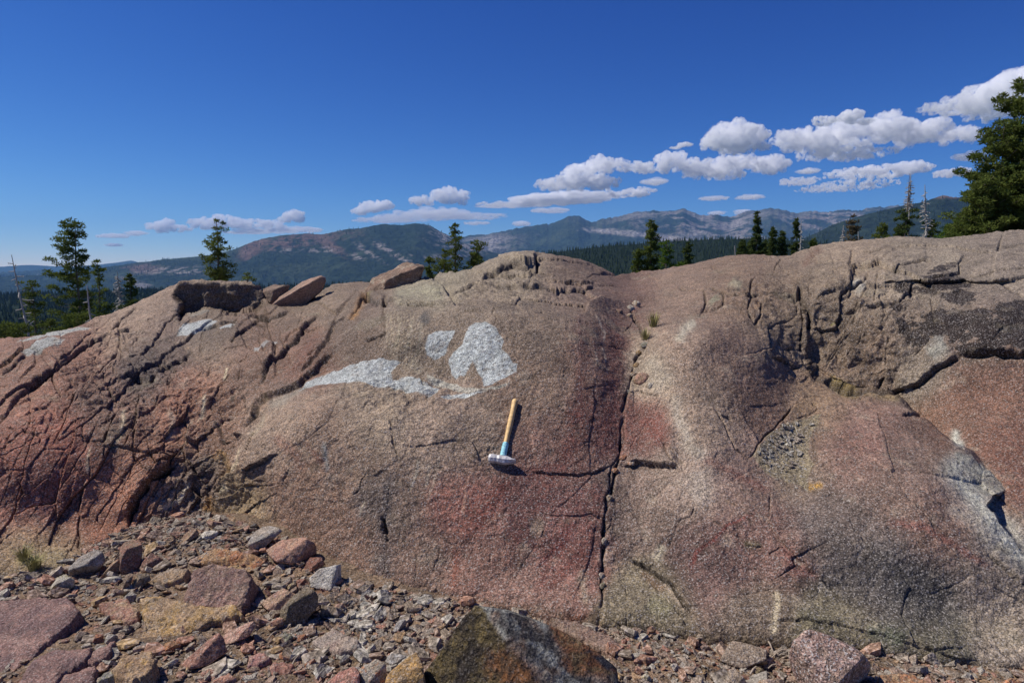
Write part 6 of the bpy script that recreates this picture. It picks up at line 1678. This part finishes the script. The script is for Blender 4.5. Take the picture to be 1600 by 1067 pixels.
# ================================================================ CLOUDS
def cloud_mat(mfp, S):
    m, nt, out = new_mat('mat_cloud')
    tc = N(nt, 'ShaderNodeTexCoord')
    n = noise(nt, 2.8 / S, 5, 0.66, tc.outputs['Object'])
    dn = maprange(nt, n, 0.46, 0.56, 0.0, 1.8 / mfp)
    v = N(nt, 'ShaderNodeVolumePrincipled')
    v.inputs['Color'].default_value = (1, 1, 1, 1)
    nt.links.new(dn, v.inputs['Density'])
    v.inputs['Anisotropy'].default_value = 0.0
    nt.links.new(v.outputs[0], out.inputs['Volume'])
    m.cycles.volume_step_rate = 0.35
    return m
CLOUD_BASE = 2300.0
def cloud(label, lobes, ybase, seed, detail=1.0, mfp=0.09, group='fair weather clouds'):
    """lobes: (px, py, rx, ry) puffs as seen in the photograph; the cloud floats with its flat base at the common cloud level"""
    r_ = random.Random(seed)
    _, rz = ray(800, ybase)
    D = float((CLOUD_BASE - CAMZ) / rz)
    D = min(D, 40000.0)
    sc_ = D / F
    c = at1(sum(l[0] for l in lobes) / len(lobes), ybase, D)
    bm = bmesh.new()
    mean_ry = sum(l[3] for l in lobes) / len(lobes)
    for (x, y, rx, ry) in lobes:
        thin = mean_ry < 6.5
        n = max(5, int(10 * rx / max(ry, 1) * detail) + 6)
        for i in range(n):
            a = r_.uniform(0, 2 * math.pi); q_ = math.sqrt(r_.random()) * .82
            dx, dy = math.cos(a) * q_ * rx, math.sin(a) * q_ * ry
            s_ = (r_.uniform(.45, .8) if thin else r_.uniform(.28, .55)) * ry * (1.15 - .5 * q_)
            p_ = at1(x + dx, y + dy, D)
            M = Matrix.Translation(p_ - c + Vector((0, r_.uniform(-.8, .8) * rx * sc_ * math.sqrt(max(0, 1 - q_ * q_)), 0))) @ Matrix.Diagonal((s_ * sc_ * (r_.uniform(1.8, 3.5) if thin else r_.uniform(1.0, 1.7)), s_ * sc_ * 1.4, s_ * sc_, 1))
            bmesh.ops.create_icosphere(bm, subdivisions=2, radius=1.0, matrix=M)
    me = bpy.data.meshes.new('cloud'); bm.to_mesh(me); bm.free()
    tmp = bpy.data.objects.new('tmp', me); C.objects.link(tmp)
    md = tmp.modifiers.new('r', 'REMESH'); md.mode = 'VOXEL'; md.voxel_size = max(mean_ry * sc_ * 0.09, 0.8 * sc_); md.use_smooth_shade = True
    dg = bpy.context.evaluated_depsgraph_get(); ev = tmp.evaluated_get(dg); m2 = ev.to_mesh()
    nv = len(m2.vertices); v = np.empty(nv * 3, np.float32); m2.vertices.foreach_get('co', v); v = v.reshape(-1, 3)
    nr = np.empty(nv * 3, np.float32); m2.vertices.foreach_get('normal', nr); nr = nr.reshape(-1, 3)
    m2.calc_loop_triangles(); nt_ = len(m2.loop_triangles); f = np.empty(nt_ * 3, np.int32); m2.loop_triangles.foreach_get('vertices', f); f = f.reshape(-1, 3)
    ev.to_mesh_clear(); bpy.data.objects.remove(tmp)
    S = mean_ry * sc_
    b = np.abs(fbm(v / S, 1.6, 4, .55, seed)) * 1.1 - 0.12
    v = v + nr * (b * S * 0.36)[:, None] + nr * (fbm(v / S, 4.5, 4, .65, seed + 2) * S * 0.16)[:, None]
    v[:, 2] = np.where(v[:, 2] < 0, v[:, 2] * 0.22, v[:, 2])
    o = mesh_obj('cloud', v, f, cloud_mat(S * mfp, S), smooth=True)
    o.location = c; tag(o, label, 'cloud', group)
    return o
CL = [
 ('thin cloud tail at the far left of the sky', [(178, 369, 26, 3.5)], 372),
 ('small lumpy cloud right of the thin tail', [(212, 365, 16, 4)], 369),
 ('rounded white cloud left of the lone pine', [(248, 354, 20, 10), (262, 350, 10, 10), (283, 357, 22, 6)], 364),
 ('long low cloud behind the lone pine', [(320, 350, 28, 10), (350, 346, 26, 11), (385, 350, 34, 9), (425, 351, 30, 8)], 358),
 ('puffy cloud at the right end of the long low cloud', [(461, 338, 22, 10), (446, 343, 14, 7)], 347),
 ('thin flat cloud below the puffy cloud', [(420, 361, 60, 3), (470, 359, 40, 4), (380, 364, 40, 2.5)], 365),
 ('small streak of cloud low at the left', [(178, 383, 14, 2.5)], 385),
 ('small puff stacked left of the bright centre cloud', [(583, 324, 32, 9), (600, 320, 20, 7), (562, 331, 16, 6)], 337),
 ('bright compact cumulus over the mountain at centre-left', [(660, 314, 24, 9), (700, 306, 26, 13), (718, 309, 16, 12), (685, 304, 14, 10)], 322),
 ('layered grey-white cloud sheet under the bright cumulus', [(600, 345, 60, 4), (680, 333, 70, 6), (740, 338, 60, 4), (650, 340, 80, 4)], 346),
 ('flat cloud strip right of the layered sheet', [(790, 322, 60, 4), (850, 313, 60, 7), (900, 309, 60, 7)], 321),
 ('small thin cloud under the flat strip', [(860, 329, 36, 3.5)], 333),
 ('tiny cloud above the saddle left of centre', [(745, 349, 26, 2.5), (815, 350, 16, 4)], 353),
 ('broad cloud with a rounded top left of the great cumulus', [(880, 288, 52, 11), (905, 272, 30, 16), (945, 258, 42, 14), (930, 285, 46, 12), (975, 262, 16, 8)], 298),
 ('low trailing cloud below the broad cloud', [(960, 304, 46, 8), (1000, 300, 26, 8)], 308),
 ('long white cumulus bank in the middle of the sky', [(1005, 262, 24, 10), (1045, 255, 30, 17), (1060, 246, 16, 12), (1100, 262, 50, 14), (1150, 256, 50, 13), (1205, 258, 36, 15), (1120, 272, 60, 8)], 283),
 ('domed white cumulus above the long bank', [(1150, 215, 50, 22), (1130, 208, 26, 15), (1175, 210, 30, 16), (1115, 225, 22, 12), (1160, 232, 50, 8)], 240),
 ('large cumulus bank right of the dome', [(1235, 220, 34, 16), (1290, 222, 50, 22), (1320, 205, 40, 20), (1385, 198, 44, 22), (1440, 205, 52, 20), (1500, 212, 36, 14), (1330, 235, 90, 12), (1270, 212, 30, 14)], 248),
 ('ragged cloud top above the large bank', [(1290, 188, 22, 8), (1330, 182, 22, 10), (1352, 190, 14, 6)], 196),
 ('flat layered cloud beneath the large bank', [(1250, 284, 38, 6), (1330, 272, 50, 8), (1380, 268, 50, 10), (1425, 262, 34, 10), (1330, 290, 80, 5), (1290, 296, 50, 4)], 298),
 ('big shaded cloud in the upper right corner', [(1460, 170, 30, 8), (1500, 165, 40, 14), (1545, 150, 46, 24), (1590, 135, 40, 30), (1630, 130, 50, 34), (1570, 172, 60, 14)], 186),
 ('small oval cloud left of the big tree', [(1518, 244, 26, 6)], 249),
 ('flat cloud above the dead fir tops', [(1488, 270, 32, 7)], 276),
 ('thin pair of wisps over the granite range', [(1115, 310, 26, 3), (1172, 308, 24, 3.5)], 314),
 ('small wisp low above the granite peaks', [(1120, 333, 16, 3), (1160, 332, 14, 4)], 337),
 ('tiny puff above the long bank left', [(1070, 226, 12, 3), (1056, 231, 12, 2)], 234),
 ('small cloud between the banks', [(1262, 268, 16, 4)], 272),
 ('small cloud under the broad cloud at its right', [(1022, 284, 20, 5)], 290),
]
for i, (lab, lobes, yb) in enumerate(CL):
    thin = max(l[3] for l in lobes) < 7
    cloud(lab, lobes, yb, 500 + i, detail=0.8 if thin else 1.5, mfp=1.5 if thin else 0.5)

# ================================================================ HAZE
HAZE = True
if HAZE:
    X0, X1, Y0, Y1, Z0, Z1 = -14000, 14000, -14000, 14000, -700, 1020
    v = np.array([(x, y, z) for z in (Z0, Z1) for y in (Y0, Y1) for x in (X0, X1)], float)
    f = np.array([(0, 2, 3, 1), (4, 5, 7, 6), (0, 1, 5, 4), (2, 6, 7, 3), (0, 4, 6, 2), (1, 3, 7, 5)])
    m, nt, out = new_mat('mat_haze')
    pv = N(nt, 'ShaderNodeVolumePrincipled')
    pv.inputs['Color'].default_value = (0.24, 0.52, 1.0, 1)
    pv.inputs['Density'].default_value = 4.2e-5
    pv.inputs['Anisotropy'].default_value = 0.1
    nt.links.new(pv.outputs[0], out.inputs['Volume'])
    hz = mesh_obj('haze', v, f, m, smooth=False)
    tag(hz, kind='stuff')
